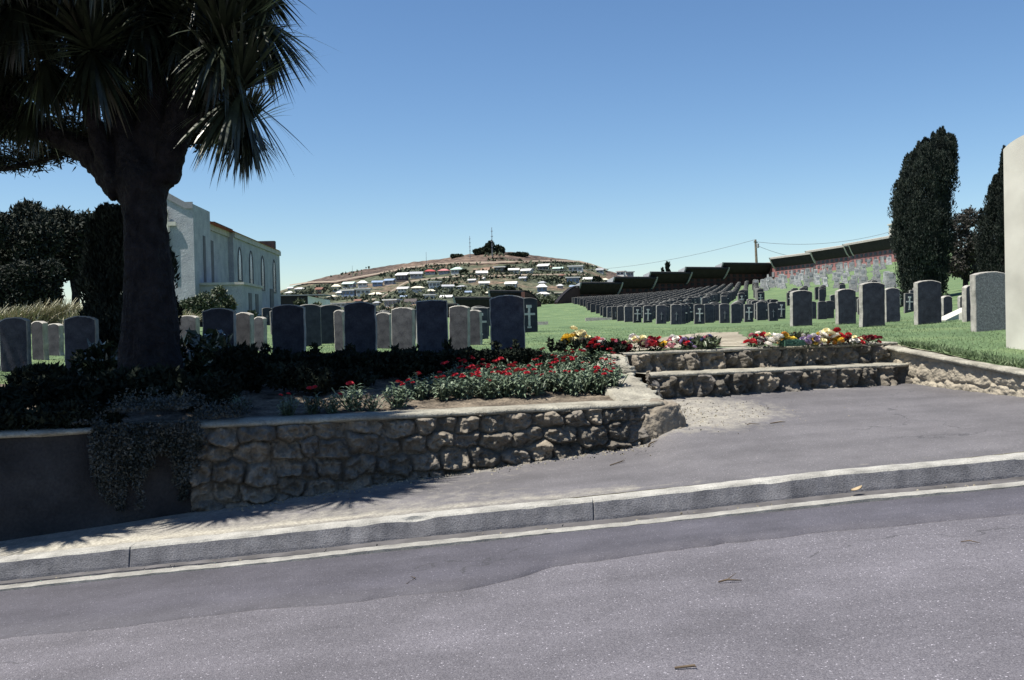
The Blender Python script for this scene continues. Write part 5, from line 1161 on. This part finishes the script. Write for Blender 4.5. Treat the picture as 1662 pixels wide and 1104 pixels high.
# ================================================================ CABBAGE TREE
TD = 11.6
tb = P(247, 585, TD); tbz = bed_z(tb.x, tb.y)
ct = thing('cabbage_tree', 'big dark cabbage tree with thick forked trunk and drooping sword-leaf heads', 'tree', (tb.x, tb.y, tbz))
def TP(u, v, dd=0): return P(u, v, TD+dd)-Vector((tb.x, tb.y, tbz))
mb = MB()
mb.tube([TP(247, 640), TP(246, 575), TP(245, 520), TP(242, 450), TP(237, 380), TP(234, 330), TP(228, 290), TP(225, 262)], [pxm(w_, TD)/2 for w_ in (112, 92, 80, 76, 68, 69, 86, 54)], 22, wob=.1)
TRK_MB = mb
LIMBS = [([(205, 305, 0), (175, 275, .1), (140, 245, .2), (100, 228, .3), (55, 205, .3), (10, 160, .3)], (64, 50, 42, 34, 26, 18)),
 ([(185, 285, 0), (165, 250, -.1), (150, 190, -.2), (140, 130, -.3), (150, 95, -.4)], (36, 26, 24, 22, 18)),
 ([(225, 300, 0), (205, 220, .1), (185, 150, .2), (165, 80, .2), (140, 10, .3)], (70, 52, 44, 36, 26)),
 ([(250, 300, .1), (255, 210, .1), (258, 130, 0), (262, 60, 0), (270, -20, 0)], (66, 58, 48, 40, 30)),
 ([(265, 290, 0), (285, 215, -.1), (300, 150, -.2), (320, 100, -.4), (345, 60, -.5)], (50, 44, 36, 30, 20)),
 ([(285, 215, -.1), (310, 195, -.2), (350, 190, -.3), (385, 170, -.4)], (26, 20, 17, 13)),
 ([(262, 60, 0), (330, 10, -.2), (410, 5, -.3)], (30, 24, 16)), ([(140, 10, .3), (60, -60, .2), (-40, -90, 0)], (26, 20, 14)), ([(55, 205, .3), (-20, 150, .2), (-90, 130, 0)], (22, 18, 12)), ([(270, -20, 0), (290, -90, .1), (330, -150, .2)], (30, 20, 14)), ([(140, 10, .3), (160, -80, .6), (150, -160, .9)], (26, 20, 14))]
for pts_, ws in LIMBS:
    q = [TP(u, v, dd) for u, v, dd in pts_]; TRK_MB.tube(q, [pxm(w_, TD)/2 for w_ in ws], 12, wob=.1)
def fused(mb, name, mat, parent, vox, amp, freq):
    "weld overlapping tubes into one skin and roughen it"
    me = mb.mesh(name, mat); o = link(name, me, parent); md = o.modifiers.new('r', 'REMESH'); md.mode = 'VOXEL'; md.voxel_size = vox
    sm = o.modifiers.new('s', 'SMOOTH'); sm.iterations = 3; dg = bpy.context.evaluated_depsgraph_get(); m2 = bpy.data.meshes.new_from_object(o.evaluated_get(dg)); o.modifiers.clear(); o.data = m2; m2.name = name
    if not m2.materials: m2.materials.append(mat)
    for v_ in m2.vertices:
        c = v_.co; v_.co = c+v_.normal*amp*(mnoise.fractal(Vector((c.x*freq, c.y*freq, c.z*freq*.35)), .8, 2, 5)+.8*abs(mnoise.noise(Vector((c.x*freq*2, c.y*freq*2, c.z*1.5)))))
    m2.polygons.foreach_set('use_smooth', [True]*len(m2.polygons)); return o
fused(TRK_MB, 'trunk', MAT['bark'], ct, .026, .03, 8)
def rosette(n, L0, seed, droop=1.0, skirt=.35):
    r = random.Random(seed); mb = MB()
    for k in range(n):
        f = k/n; az = k*2.39996+r.uniform(-.2, .2)
        el = math.radians(85-f*120*droop) if f < 1-skirt else math.radians(r.uniform(-78, -30)); el += r.uniform(-.14, .14)
        L_ = L0*r.uniform(.8, 1.12)*(.75+.25*math.sin(f*3.1)); w_ = r.uniform(.015, .025); bend = r.uniform(.15, .9)*(.5+f)
        d0 = Vector((math.cos(az)*math.cos(el), math.sin(az)*math.cos(el), math.sin(el))); sd_ = Vector((-math.sin(az), math.cos(az), 0)); nn = d0.cross(sd_)
        p = d0*.04; o = len(mb.v); d = d0.copy(); NSG = 5
        for j in range(NSG+1):
            g = j/NSG; ww = w_*(.55+1.8*g*(1-g)+.2*(1-g))*(1-g**3) ; mb.v += [tuple(p-sd_*ww), tuple(p+sd_*ww)]
            d = (d+Vector((0, 0, -bend*.11*(1+g)))).normalized(); p = p+d*(L_/NSG)
        mb.f += [(o+2*j, o+2*j+1, o+2*j+3, o+2*j+2) for j in range(NSG)]; mb.m += [0]*NSG
    return mb.mesh('leaf_head', MAT['cordy'])
rm = [rosette(230, .86, 1), rosette(210, .8, 2, 1.05, .45), rosette(260, .92, 3, 1, .5), rosette(180, .8, 4, .8, .3)]
HEADS = [(150, 82, -.6, 0, 1), (72, 98, -.3, 1, .9), (20, 62, .2, 1, 1), (360, 66, -.6, 0, 1), (418, 26, -.4, 2, .92), (388, 150, -.5, 2, 1.0), (398, 205, -.3, 2, .62), (300, 40, -.3, 1, 1), (235, 20, -.2, 2, 1), (55, 165, .3, 1, .8), (118, 30, .2, 3, 1), (340, 120, .1, 1, .85), (262, 110, .3, 1, .8), (190, 60, .5, 3, .9), (10, 140, .4, 2, .8),
         (335, -30, -.4, 0, 1), (400, -50, .1, 1, 1), (255, -60, 0, 2, 1), (150, -40, .2, 1, 1), (60, -30, .3, 2, 1), (-30, 20, .2, 1, 1), (-60, 110, .2, 2, 1), (-110, 40, 0, 1, 1), (-100, -60, .2, 0, 1), (200, -140, .5, 0, 1), (330, -160, .3, 1, 1), (60, -130, .4, 1, 1), (-20, -150, .5, 2, 1), (390, -120, .5, 2, .9), (-180, 120, -.3, 2, 1), (-190, 0, -.2, 1, 1), (-260, 90, -.5, 2, 1), (-120, -130, -.2, 1, 1), (-260, -40, -.3, 1, 1),
         (120, -100, -.9, 1, 1), (-60, -40, -1.0, 2, 1), (30, 0, -.9, 1, .9), (-160, 60, -1.0, 1, 1), (-330, 60, -.8, 1, 1), (-350, -60, -.6, 2, 1)]
rH = random.Random(5)
for k in range(27): HEADS.append((-430+k*27+rH.uniform(-25, 25), rH.uniform(-230, -40), rH.uniform(.8, 2.6), rH.choice([0, 1, 2]), rH.uniform(.9, 1.1)))
for k in range(17): HEADS.append((-580+k*38, rH.uniform(-250, -130), rH.uniform(-3.4, -2.6), rH.choice([1, 2]), .85))
for k in range(9): HEADS.append((-70+k*29, rH.uniform(-210, -125), rH.uniform(-3.3, -2.8), rH.choice([1, 2]), .85))
for k in range(7): HEADS.append((-520+k*62, rH.uniform(-120, -30) if k > 5 else rH.uniform(-60, 120), rH.uniform(-3.7, -3.0), 1, .85))
for k, (u, v, dd, mi, sc) in enumerate(HEADS):
    sc *= 1.13; o = link('leaf_head', rm[mi], ct, TP(u, v, dd), k*1.7); o.scale = (sc,)*3; o.rotation_euler.x = random.uniform(-.3, .3); o.rotation_euler.y = random.uniform(-.25, .25)+(.45 if (u, v) in ((398, 152), (415, 205)) else 0)+(.3 if u > 430 else 0)
    if u < -90 or v < -90:
        mb = MB(); q = TP(u, v, dd); mb.tube([TP(60, -60, .2) if v < 0 else TP(-20, 150, .2), q*.5+(TP(60, -60, .2) if v < 0 else TP(-20, 150, .2))*.5+Vector((0, 0, -.2)), q], [.12, .09, .07], 8); mb.build('limb', MAT['bark'], ct, True)
# ---- pine with flat layered boughs behind it
pd_ = 13.5; pb = P(236, 545, pd_); pz = H(pb.x, pb.y); pn = thing('pine_tree', 'dark pine with flat layered boughs spreading behind the cabbage tree', 'tree', (pb.x, pb.y, pz))
QP = lambda u, v, dd=0: P(u, v, pd_+dd)-Vector((pb.x, pb.y, pz))
mb = MB(); mb.tube([(0, 0, -.3), QP(240, 300), QP(238, 100), QP(238, -150), QP(238, -520)], [.18, .17, .15, .12, .05], 10, wob=.1); mb.build('trunk', MAT['bark'], pn, True)
e_s = lambda k: 1 if k % 4 in (0, 2) else -1
BOUGH = [[(240, 245), (150, 258), (110, 245), (70, 260), (8, 275), (-60, 270)], [(240, 215), (170, 222), (90, 215), (20, 222), (-60, 215)], [(240, 215), (290, 228), (330, 228), (358, 222)], [(240, 170), (150, 160), (70, 150), (-20, 160)], [(240, 120), (120, 110), (40, 75), (-40, 85)], [(240, 80), (120, 40), (50, 25), (-60, 30)], [(240, 130), (330, 140), (400, 120)], [(240, 60), (330, 50), (420, 30)], [(240, 190), (330, 175), (372, 168)], [(240, 10), (120, -20), (0, -10)]]
for k in range(16):
    v_ = -230-k*14; e_ = (455, -330, 440, -250)[k % 4]-(random.uniform(0, 40) if e_s(k) > 0 else 0); BOUGH.append([(240, v_), (240+(e_-240)*.33, v_-15), (240+(e_-240)*.7, v_-22), (e_, v_+5)])
for k, bg_ in enumerate(BOUGH):
    dd = random.uniform(-.7, .7) if k < 10 else random.choice([-1.7, -.8, .2, 1.2]); pts_ = [QP(u, v, dd*i/len(bg_)) for i, (u, v) in enumerate(bg_)]; nb_ = len(pts_)
    mb = MB(); mb.tube(pts_, [.07*(1-.8*i/nb_) for i in range(nb_)], 6); bo_ = mb.build('bough', MAT['bark'], pn, True)
    lp, ld = [], []
    for i in range(3800):
        f = random.random()**.85*(nb_-1); j = min(int(f), nb_-2); q = pts_[j].lerp(pts_[j+1], f-j); sp_ = (.38 if k < 10 else .55)*(1-.4*f/nb_)
        lp.append((q.x+random.gauss(0, .1), q.y+random.gauss(0, sp_), q.z+abs(random.gauss(0, .13))-.02)); ld.append((pts_[j+1]-pts_[j]).normalized()*1.2)
    link('needles', leaf_mesh('needles', MAT['pine'], lp, .13, np.array([tuple(v_) for v_ in ld]), up=.6, aspect=.16), bo_)
p_ = QP(-20, 292, 0); 

# ================================================================ BED PLANTS
def bedP(u, v):
    r = ray(u, v); lo_, hi_ = 6.0, 16.0
    for _ in range(40):
        m_ = (lo_+hi_)/2; q = EYE+r*(m_/r.y)
        if q.z > bed_z(q.x, q.y): lo_ = m_
        else: hi_ = m_
    return q
def bloom_mesh(kind, name='blossom'):
    r = random.Random(hash(kind) % 1000); mb = MB()
    for ring, (n, el, rad) in enumerate(((9, .15, 1), (8, .55, .95), (6, .95, .8), (4, 1.3, .55))):
        for k in range(n):
            a = 2*math.pi*k/n+ring*.4+r.uniform(-.1, .1); d = Vector((math.cos(a)*math.cos(el), math.sin(a)*math.cos(el), math.sin(el))); s_ = Vector((-math.sin(a), math.cos(a), 0)); up_ = d.cross(s_)*-1; w_ = .34*rad
            p0, p1, p2 = d*.15, d*rad*.7+up_*.06, d*rad*1.0-up_*.1; o = len(mb.v)
            mb.v += [tuple(p0), tuple(p1-s_*w_), tuple(p1+s_*w_), tuple(p2-s_*w_*.7), tuple(p2+s_*w_*.7)]; mb.f += [(o, o+1, o+2), (o+1, o+3, o+4, o+2)]; mb.m += [0, 0]
    return mb.mesh(name, MAT['f_'+kind], False)
BLOOM = {k: bloom_mesh(k) for k in ('cream', 'yellow', 'white', 'red', 'dred', 'pink', 'mauve', 'orange', 'blue', 'scarlet')}
def lance_foliage(n, h, spread, seed, mat):
    r = random.Random(seed); mb = MB()
    for s in range(n//9):
        bx_, by_ = r.gauss(0, spread*.35), r.gauss(0, spread*.35); hs_ = h*r.uniform(.55, 1); lx_, ly_ = bx_*.6+r.gauss(0, .02), by_*.6+r.gauss(0, .02)
        mb.tube([(bx_*.4, by_*.4, 0), (bx_, by_, hs_*.6), (bx_+lx_*.5, by_+ly_*.5, hs_)], .006, 4, cap=False)
        for k in range(13):
            f = .1+.9*k/13; a = r.uniform(0, 6.28); el = r.uniform(.0, .8); L_ = r.uniform(.08, .15); w_ = .015; d = Vector((math.cos(a)*math.cos(el), math.sin(a)*math.cos(el), math.sin(el))); s_ = Vector((-math.sin(a), math.cos(a), 0))*w_
            p = Vector((bx_*(.4+.6*f), by_*(.4+.6*f), hs_*f)); m1 = p+d*L_*.5; e_ = p+d*L_+Vector((0, 0, -L_*.3)); o = len(mb.v); mb.v += [tuple(p), tuple(m1-s_), tuple(m1+s_), tuple(e_)]; mb.f += [(o, o+1, o+2), (o+1, o+3, o+2)]; mb.m += [0, 0]
    return mb.mesh('foliage', mat)
fol = [lance_foliage(117, .25, .2, k, MAT['bedleaf']) for k in range(4)]
bp = []
GB = 'red-flowered bedding plants in the garden bed'
def plantproto(k, nb):
    t_ = thing('bedding_plant', 'leafy bedding plant with red flower heads in the massed bed by the steps', 'plant', (0, 0, 0), 0, GB); link('foliage', fol[k], t_); r = random.Random(40+k*7+nb)
    for i in range(nb):
        o = link('blossom', BLOOM['scarlet'], t_, (r.gauss(0, .07), r.gauss(0, .07), r.uniform(.25, .3))); s_ = r.uniform(.026, .044); o.scale = (s_, s_, s_*.9); o.rotation_euler = (r.uniform(-.4, .4), r.uniform(-.4, .4), r.uniform(0, 6))
    return t_
protoP = [plantproto(0, 2), plantproto(1, 4), plantproto(2, 1), plantproto(3, 2), plantproto(0, 0)]; usedP = set()
def put_plant(q, k, sc, label=None, group=GB):
    if k not in usedP: o = protoP[k]; usedP.add(k); o.location = q; o.rotation_euler.z = random.uniform(0, 6); o.scale = (sc,)*3
    else: o = dup(protoP[k], q, random.uniform(0, 6), sc)
    o['label'] = label or 'leafy bedding plant with red flower heads in the massed bed by the steps'
    o['group'] = group
    if label: del o['group']
for u, v, k, sc, lab in ((390, 672, 4, .75, 'lone small green bedding plant without flowers, in the shade left of the others'), (467, 677, 0, .85, 'leftmost red-flowered bedding plant, small, at the shade edge'), (507, 672, 3, .9, 'small bedding plant with dull red tips, second in the sparse left run'), (540, 671, 2, .75, 'smallest red-tipped bedding plant between the shade edge and the single red flower'), (578, 667, 2, 1.1, 'upright bedding plant topped by a single bright red flower'), (605, 667, 4, .6, 'tiny green bedding plant without flowers, right of the single red flower'), (645, 662, 4, 1.0, 'broad pale green bedding plant without flowers, left end of the massed bed')):
    put_plant(bedP(u, v), k, sc, lab)
tries = 0
while len(bp) < 98 and tries < 6000:
    tries += 1; v = random.uniform(592, 657); f = (657-v)/65; u = random.uniform(640+f*190, 1000-f*5)
    if v > 652-(u-668)*.045: continue
    q = bedP(u, v)
    if any((q.x-a.x)**2+(q.y-a.y)**2 < .165**2 for a in bp): continue
    bp.append(q)
for q in bp: put_plant(q, random.choice([0, 1, 0, 3, 4, 0, 2]), random.uniform(.72, 1.02))
for k, o in enumerate(protoP):
    if k not in usedP: put_plant(bedP(820, 640), k, .8)
# hedge between the bed and the lawn
hp, hd = [], []; hx0, hx1 = P(425, 590, 12.9).x, P(985, 575, 12.7).x
hedge = thing('hedge', 'low dark ragged hedge between the flower bed and the headstones', 'hedge')
for k in range(26000):
    f = random.random(); x = hx0+(hx1-hx0)*f; top = 1.26+.05*nz(x, 0, 2.5)+.04*nz(x, 5, 8)-.13*max(0, min(1, (f-.72)*5))
    y = hedge_y(x)-.12+random.uniform(-.36, .36); zb_ = bed_z(x, y)-.02; z = zb_+(top-zb_)*random.random()**.55; hp.append((x, y, z)); hd.append((0, -.5, .6))
for k in range(20):
    x = random.uniform(hx0, hx1); hgt = random.uniform(.05, .17)
    for j in range(int(hgt*420)): hp.append((x+random.gauss(0, .03), hedge_y(x)-.1+random.gauss(0, .03), 1.24+random.random()*hgt)); hd.append((0, 0, 1))
link('foliage', leaf_mesh('foliage', MAT['hedge'], hp, .07, np.array(hd), aspect=.55), hedge)
# dark shrubs filling the shaded end of the bed
def bed_shrub(u, vt, vb, wpx, n, size, mat, lab, asp=.5, dd=None, name='bed_shrub'):
    q = bedP(u, vb) if dd is None else P(u, vb, dd); d = q.y; zb_ = bed_z(q.x, q.y); h = max(.25, P(u, vt, d).z-zb_); W_ = pxm(wpx, d); pts, ds = [], []
    for k in range(6):
        x = random.uniform(-.3, .3); a_, b_ = blob_pts((x*W_, random.uniform(-.1, .1)*W_, h*random.uniform(.35, .6)), (W_*.3, W_*.25, h*.42), n//6, .35); pts.append(a_); ds.append(b_)
    t_ = thing(name, lab, 'shrub', (q.x, q.y, zb_)); link('foliage', leaf_mesh('foliage', mat, np.concatenate(pts), size, np.concatenate(ds)*.7, up=.3, aspect=asp), t_)
for a in ((155, 557, 640, 100, 900, .14, MAT['shiny'], 'dark shrub with glossy leaves catching light, left of the trunk foot', .6), (60, 590, 650, 130, 2600, .1, MAT['hedge'], 'dark low shrub at the left edge of the bed'), (110, 610, 670, 140, 2400, .1, MAT['hedge'], 'dark sprawling shrub in front of the glossy one'),
          (320, 535, 630, 110, 1500, .13, MAT['shiny'], 'dark bush right of the trunk foot with a few bright leaves', .55), (390, 560, 640, 110, 2600, .09, MAT['hedge'], 'dense dark shrub right of the bright-leaved bush'), (240, 590, 665, 150, 3000, .09, MAT['hedge'], 'dark undershrub in front of the tree trunk'), (480, 590, 640, 110, 2200, .08, MAT['hedge'], 'dark low shrub before the hedge\'s left end'), (330, 600, 668, 110, 2200, .08, MAT['hedge'], 'dark low shrub above the trailing plant'), (20, 625, 685, 100, 1800, .09, MAT['hedge'], 'dark shrub at the lower left corner of the bed'), (560, 600, 632, 90, 1500, .07, MAT['hedge'], 'dark low plant mound above the sparse run of red flowers')): bed_shrub(*a)
for u, w_, lab in ((30, 120, 'dark sprawling plant hiding the wall top at the left edge'), (105, 110, 'dark sprawling plant hiding the wall top left of the trailing plant'), (150, 80, 'small dark plant squeezed against the left of the trailing plant')):
    q = atz(u, 700, .74); bed_shrub(u, 655, 705, w_, 1500, .07, MAT['hedge'], lab, .5, wl(q.x)+.12)
# trailing plant over the wall
tp_, td_ = [], []; tx0, tx1 = atz(160, 690, .74).x, atz(345, 680, .74).x
tr = thing('trailing_plant', 'pale-flecked trailing groundcover spilling over the shaded wall', 'plant')
strands = [(random.uniform(tx0+.1, tx1), random.random()) for _ in range(72)]
for x, r_ in strands:
    f = (x-tx0)/(tx1-tx0); ln_ = (.15+.75*math.exp(-((f-.32)/.26)**2)+.62*math.exp(-((f-.86)/.1)**2))*random.uniform(.4, 1.1); ln_ = min(ln_, .74-zpath(x, wl(x))-.08); ww = random.uniform(.0, .06)
    for j in range(int(110+420*ln_)):
        g = random.random(); z = .78-g*ln_; o_ = .1+.06*math.sin(g*3.1)+ww; tp_.append((x+.04*math.sin(g*5+r_*6)+random.gauss(0, .022)+WN.x*o_, wl(x)+WN.y*(o_+random.gauss(0, .02)), z)); td_.append((0, -.4, -.5))
for j in range(5200):
    x = random.uniform(tx0-.1, tx1+.35); o_ = random.uniform(-.55, .1); tp_.append((x, wl(x)+WN.y*o_, .78+abs(random.gauss(0, .06))*(1 if o_ < 0 else .4)+(.1 if .2 < (x-tx0)/(tx1-tx0) < .9 else 0))); td_.append((0, -.2, .6))
link('foliage', leaf_mesh('foliage', MAT['trail'], tp_, .032, np.array(td_), aspect=.5), tr)

# ================================================================ LAID FLOWERS
def bouquet(u0, u1, vt, vb, d, cols_, leaf, lab, n=16, ls=.09, nl=160, rad=.05):
    p, q = P(u0, vb, d), P(u1, vb, d+.06); c = (p+q)/2; W_ = (q-p).length; zg = max(H(c.x, c.y), 1.19) if d < 13.6 else H(c.x, c.y); h = max(.08, P((u0+u1)/2, vt, d).z-zg)
    t_ = thing('bouquet', lab, 'bouquet', (c.x, c.y, zg+.005), math.atan2(q.y-p.y, q.x-p.x), 'flowers laid along the top step'); r = random.Random(int(u0*7))
    if leaf:
        a_, b_ = blob_pts((0, 0, h*.35), (W_*.5, .2, h*.4), nl, .3); a_[:, 2] = np.abs(a_[:, 2]); link('foliage', leaf_mesh('foliage', MAT[leaf], a_, ls, b_, up=.3, aspect=.35), t_)
    for k in range(n):
        x = -W_*.46+W_*.92*(k+.5)/n+r.gauss(0, .02); f = abs(2*x/W_); cc = cols_[min(len(cols_)-1, int((k+.5)/n*len(cols_)))] if r.random() < .75 else r.choice(cols_)
        o = link('blossom', BLOOM[cc], t_, (x, r.uniform(-.16, .12), max(.03, h*(1-f**2*.7)*r.uniform(.4, .92)))); s_ = rad*r.uniform(.75, 1.25); o.scale = (s_,)*3; o.rotation_euler = (r.uniform(0, .9), r.uniform(-.5, .5), r.uniform(0, 6))
for a in ((910, 960, 531, 563, 12.85, ['yellow', 'cream', 'cream'], 'bush', 'tall cream and yellow bouquet at the left end of the laid flowers', 36, .07, 60, .066), (948, 990, 548, 570, 12.7, ['red', 'red', 'pink', 'white'], 'hedge', 'red bouquet mixed with pale blooms beside the cream and yellow one', 20, .09, 220), (980, 1022, 550, 574, 12.68, ['dred', 'red', 'pink', 'dred'], 'hedge', 'dark leafy bouquet with a few red heads above the step\'s corner', 11, .1, 420),
          (1014, 1052, 544, 569, 12.72, ['cream', 'white', 'cream', 'pink'], 'bush', 'cream and white round bouquet above the step\'s left half', 26, .06, 60), (1044, 1078, 545, 568, 12.76, ['dred', 'red', 'dred', 'yellow'], 'hedge', 'dark red bouquet touching the cream and white one', 20, .07, 120), (1078, 1118, 545, 566, 12.85, ['pink', 'white', 'red', 'mauve'], 'bush', 'small pink, white and mauve bouquet in the middle of the left row', 20, .06, 70, .042), (1108, 1168, 542, 566, 12.95, ['blue', 'mauve', 'pink', 'blue'], 'bush', 'bluish leafy spray with a single pink rose at the right end of the left row', 14, .1, 460, .038),
          (1216, 1244, 537, 558, 13.1, ['red', 'pink', 'red', 'white'], 'hedge', 'red and pink bunch at the left end of the right-hand flowers', 15, .07, 60), (1238, 1266, 541, 558, 13.05, ['white', 'white', 'cream'], 'bush', 'white daisy-like bunch between red and yellow ones', 14, .06, 40, .06), (1260, 1284, 537, 555, 13.3, ['yellow', 'orange', 'yellow'], 'bush', 'yellow-orange bunch behind the green pad', 14, .06, 40), (1274, 1312, 538, 555, 13.5, ['dred'], 'bush', 'loose leafy greens behind the green pad', 3, .14, 220, .03),
          (1296, 1332, 543, 557, 13.15, ['mauve', 'white', 'mauve', 'cream'], 'bush', 'pale mauve bunch right of the green pad', 20, .06, 60, .045), (1318, 1356, 536, 556, 13.3, ['yellow', 'white', 'cream', 'white'], 'bush', 'white and yellow bunch in the middle of the right-hand flowers', 22, .06, 60, .055), (1338, 1376, 534, 553, 13.5, ['dred', 'red', 'red'], 'hedge', 'deep red bunch rising behind the yellow blooms', 24, .06, 60), (1344, 1366, 543, 555, 13.25, ['orange', 'yellow'], 'bush', 'small orange-yellow bunch before the deep red one', 12, .05, 20), (1366, 1398, 544, 556, 13.4, ['white', 'dred', 'cream'], 'bush', 'thin pale spray with dark red heads, second from the right end', 14, .06, 80, .038), (1394, 1424, 543, 555, 13.5, ['red', 'dred', 'red'], 'bush', 'small dark red bunch at the right end of the laid flowers', 13, .06, 60)): bouquet(*a)
p, q = P(1268, 558, 13.0), P(1303, 556, 13.1); c = (p+q)/2; mb = MB(); L_ = (q-p).length
for k in range(900):
    a = random.uniform(-1, 1); b_ = random.uniform(0, 6.28); e = (1-abs(a)**6)**.3; mb.v.append((a*L_/2, math.cos(b_)*.08*e, .04+math.sin(b_)*.04*e))
a_ = np.array(mb.v); t_ = thing('green_pad', 'flat dark green moss-covered pad lying among the right-hand flowers', 'floral pad', (c.x, c.y, 1.22), math.atan2(q.y-p.y, q.x-p.x))
mb = MB(); mb.box((0, 0, .04), (L_*.94, .15, .07)); MAT['moss'] = leafmat('moss', [(.02, .06, .04), (.05, .12, .08)], .8, 9); mb.build('pad', MAT['moss'], t_); link('moss', leaf_mesh('moss', MAT['moss'], a_, .025, up=.6, aspect=.5), t_)

# ================================================================ LITTER
def surf(u, v):
    r = ray(u, v); lo_, hi_ = 3.0, 14.0
    for _ in range(40):
        m_ = (lo_+hi_)/2; q = EYE+r*(m_/r.y); zs = path_z(q.x, q.y) if q.y > YK+.17 else zroad(q.x)
        if q.z > zs: lo_ = m_
        else: hi_ = m_
    return Vector((q.x, q.y, zs))
def twig(u0, v0, u1, v1, w_, lab, side=False):
    w_ *= .6; a, b_ = surf(u0, v0), surf(u1, v1); mb = MB(); m_ = a.lerp(b_, .5)+Vector((random.gauss(0, .02), 0, .015)); mb.tube([a+Vector((0, 0, w_)), m_, b_+Vector((0, 0, w_*1.5))], [w_, w_*1.1, w_*.4], 6, wob=.3)
    if side: mb.tube([m_, m_+Vector((.06, .03, .03))], [w_*.6, w_*.2], 5)
    tag(mb.build('fallen_twig', MAT['twig'], None, True), lab, 'twig')
twig(1052, 727, 1066, 717, .012, 'short thick twig at the foot of the corner stone'); twig(990, 756, 1014, 749, .008, 'twig lying on the footpath below the wall', True); twig(800, 753, 905, 743, .009, 'long thin stick along the foot of the stone wall'); twig(1166, 946, 1204, 944, .008, 'small dark twig lying on the open road', True); twig(1095, 1086, 1130, 1086, .009, 'dark flat twig on the road near the bottom'); twig(660, 948, 666, 936, .004, 'tiny curved twig standing on the smooth asphalt'); twig(1560, 880, 1592, 883, .005, 'thin dry stem on the road at the right'); twig(1250, 688, 1275, 686, .008, 'short twig on the footpath before the steps'); twig(1212, 690, 1232, 689, .006, 'small twig on the footpath near the gravel')
q = surf(1390, 800); mb = MB(); 
for k in range(9):
    a = k/8; mb.v += [(-.045+.09*a, -.022*math.sin(math.pi*a)**.7-.002, .012+.03*a*a), (-.045+.09*a, 0, .004+.022*a*a), (-.045+.09*a, .022*math.sin(math.pi*a)**.7+.002, .02+.03*a*a)]
mb.f = [(3*k+j, 3*k+3+j, 3*k+4+j, 3*k+1+j) for k in range(8) for j in (0, 1)]; mb.m = [0]*16
tag(mb.build('dry_leaf', MAT['leafdry'], None, loc=(q.x, q.y, q.z+.01)), 'curled pale dry leaf lying in the gutter', 'leaf')
q = surf(1430, 624); tag(boulder('loose_stone', (q.x, q.y, q.z+.02), (.07, .05, .035), MAT['rubble'], None, 3, 3), 'small loose stone at the foot of the lower step', 'stone')
cr = []
for k in range(900):
    x = random.uniform(-2.6, 1.5); y = wl(x)-.08-abs(random.gauss(0, .16)); cr.append((x, y, path_z(x, y)+.004))
for k in range(500):
    x, y = random.gauss(1.9, .5), random.gauss(11.2, .5); cr.append((x, y, path_z(x, y)+.004))
for k in range(260):
    x = random.uniform(-4, 5); cr.append((x, YK-.3+random.gauss(0, .06)+wob(x), zroad(x)-.012))
tag(link('grit', leaf_mesh('grit', MAT['dirt'], cr, .022, aspect=.8)), 'loose grit and crumbs along the wall foot and gutter', 'grit', kind='stuff')
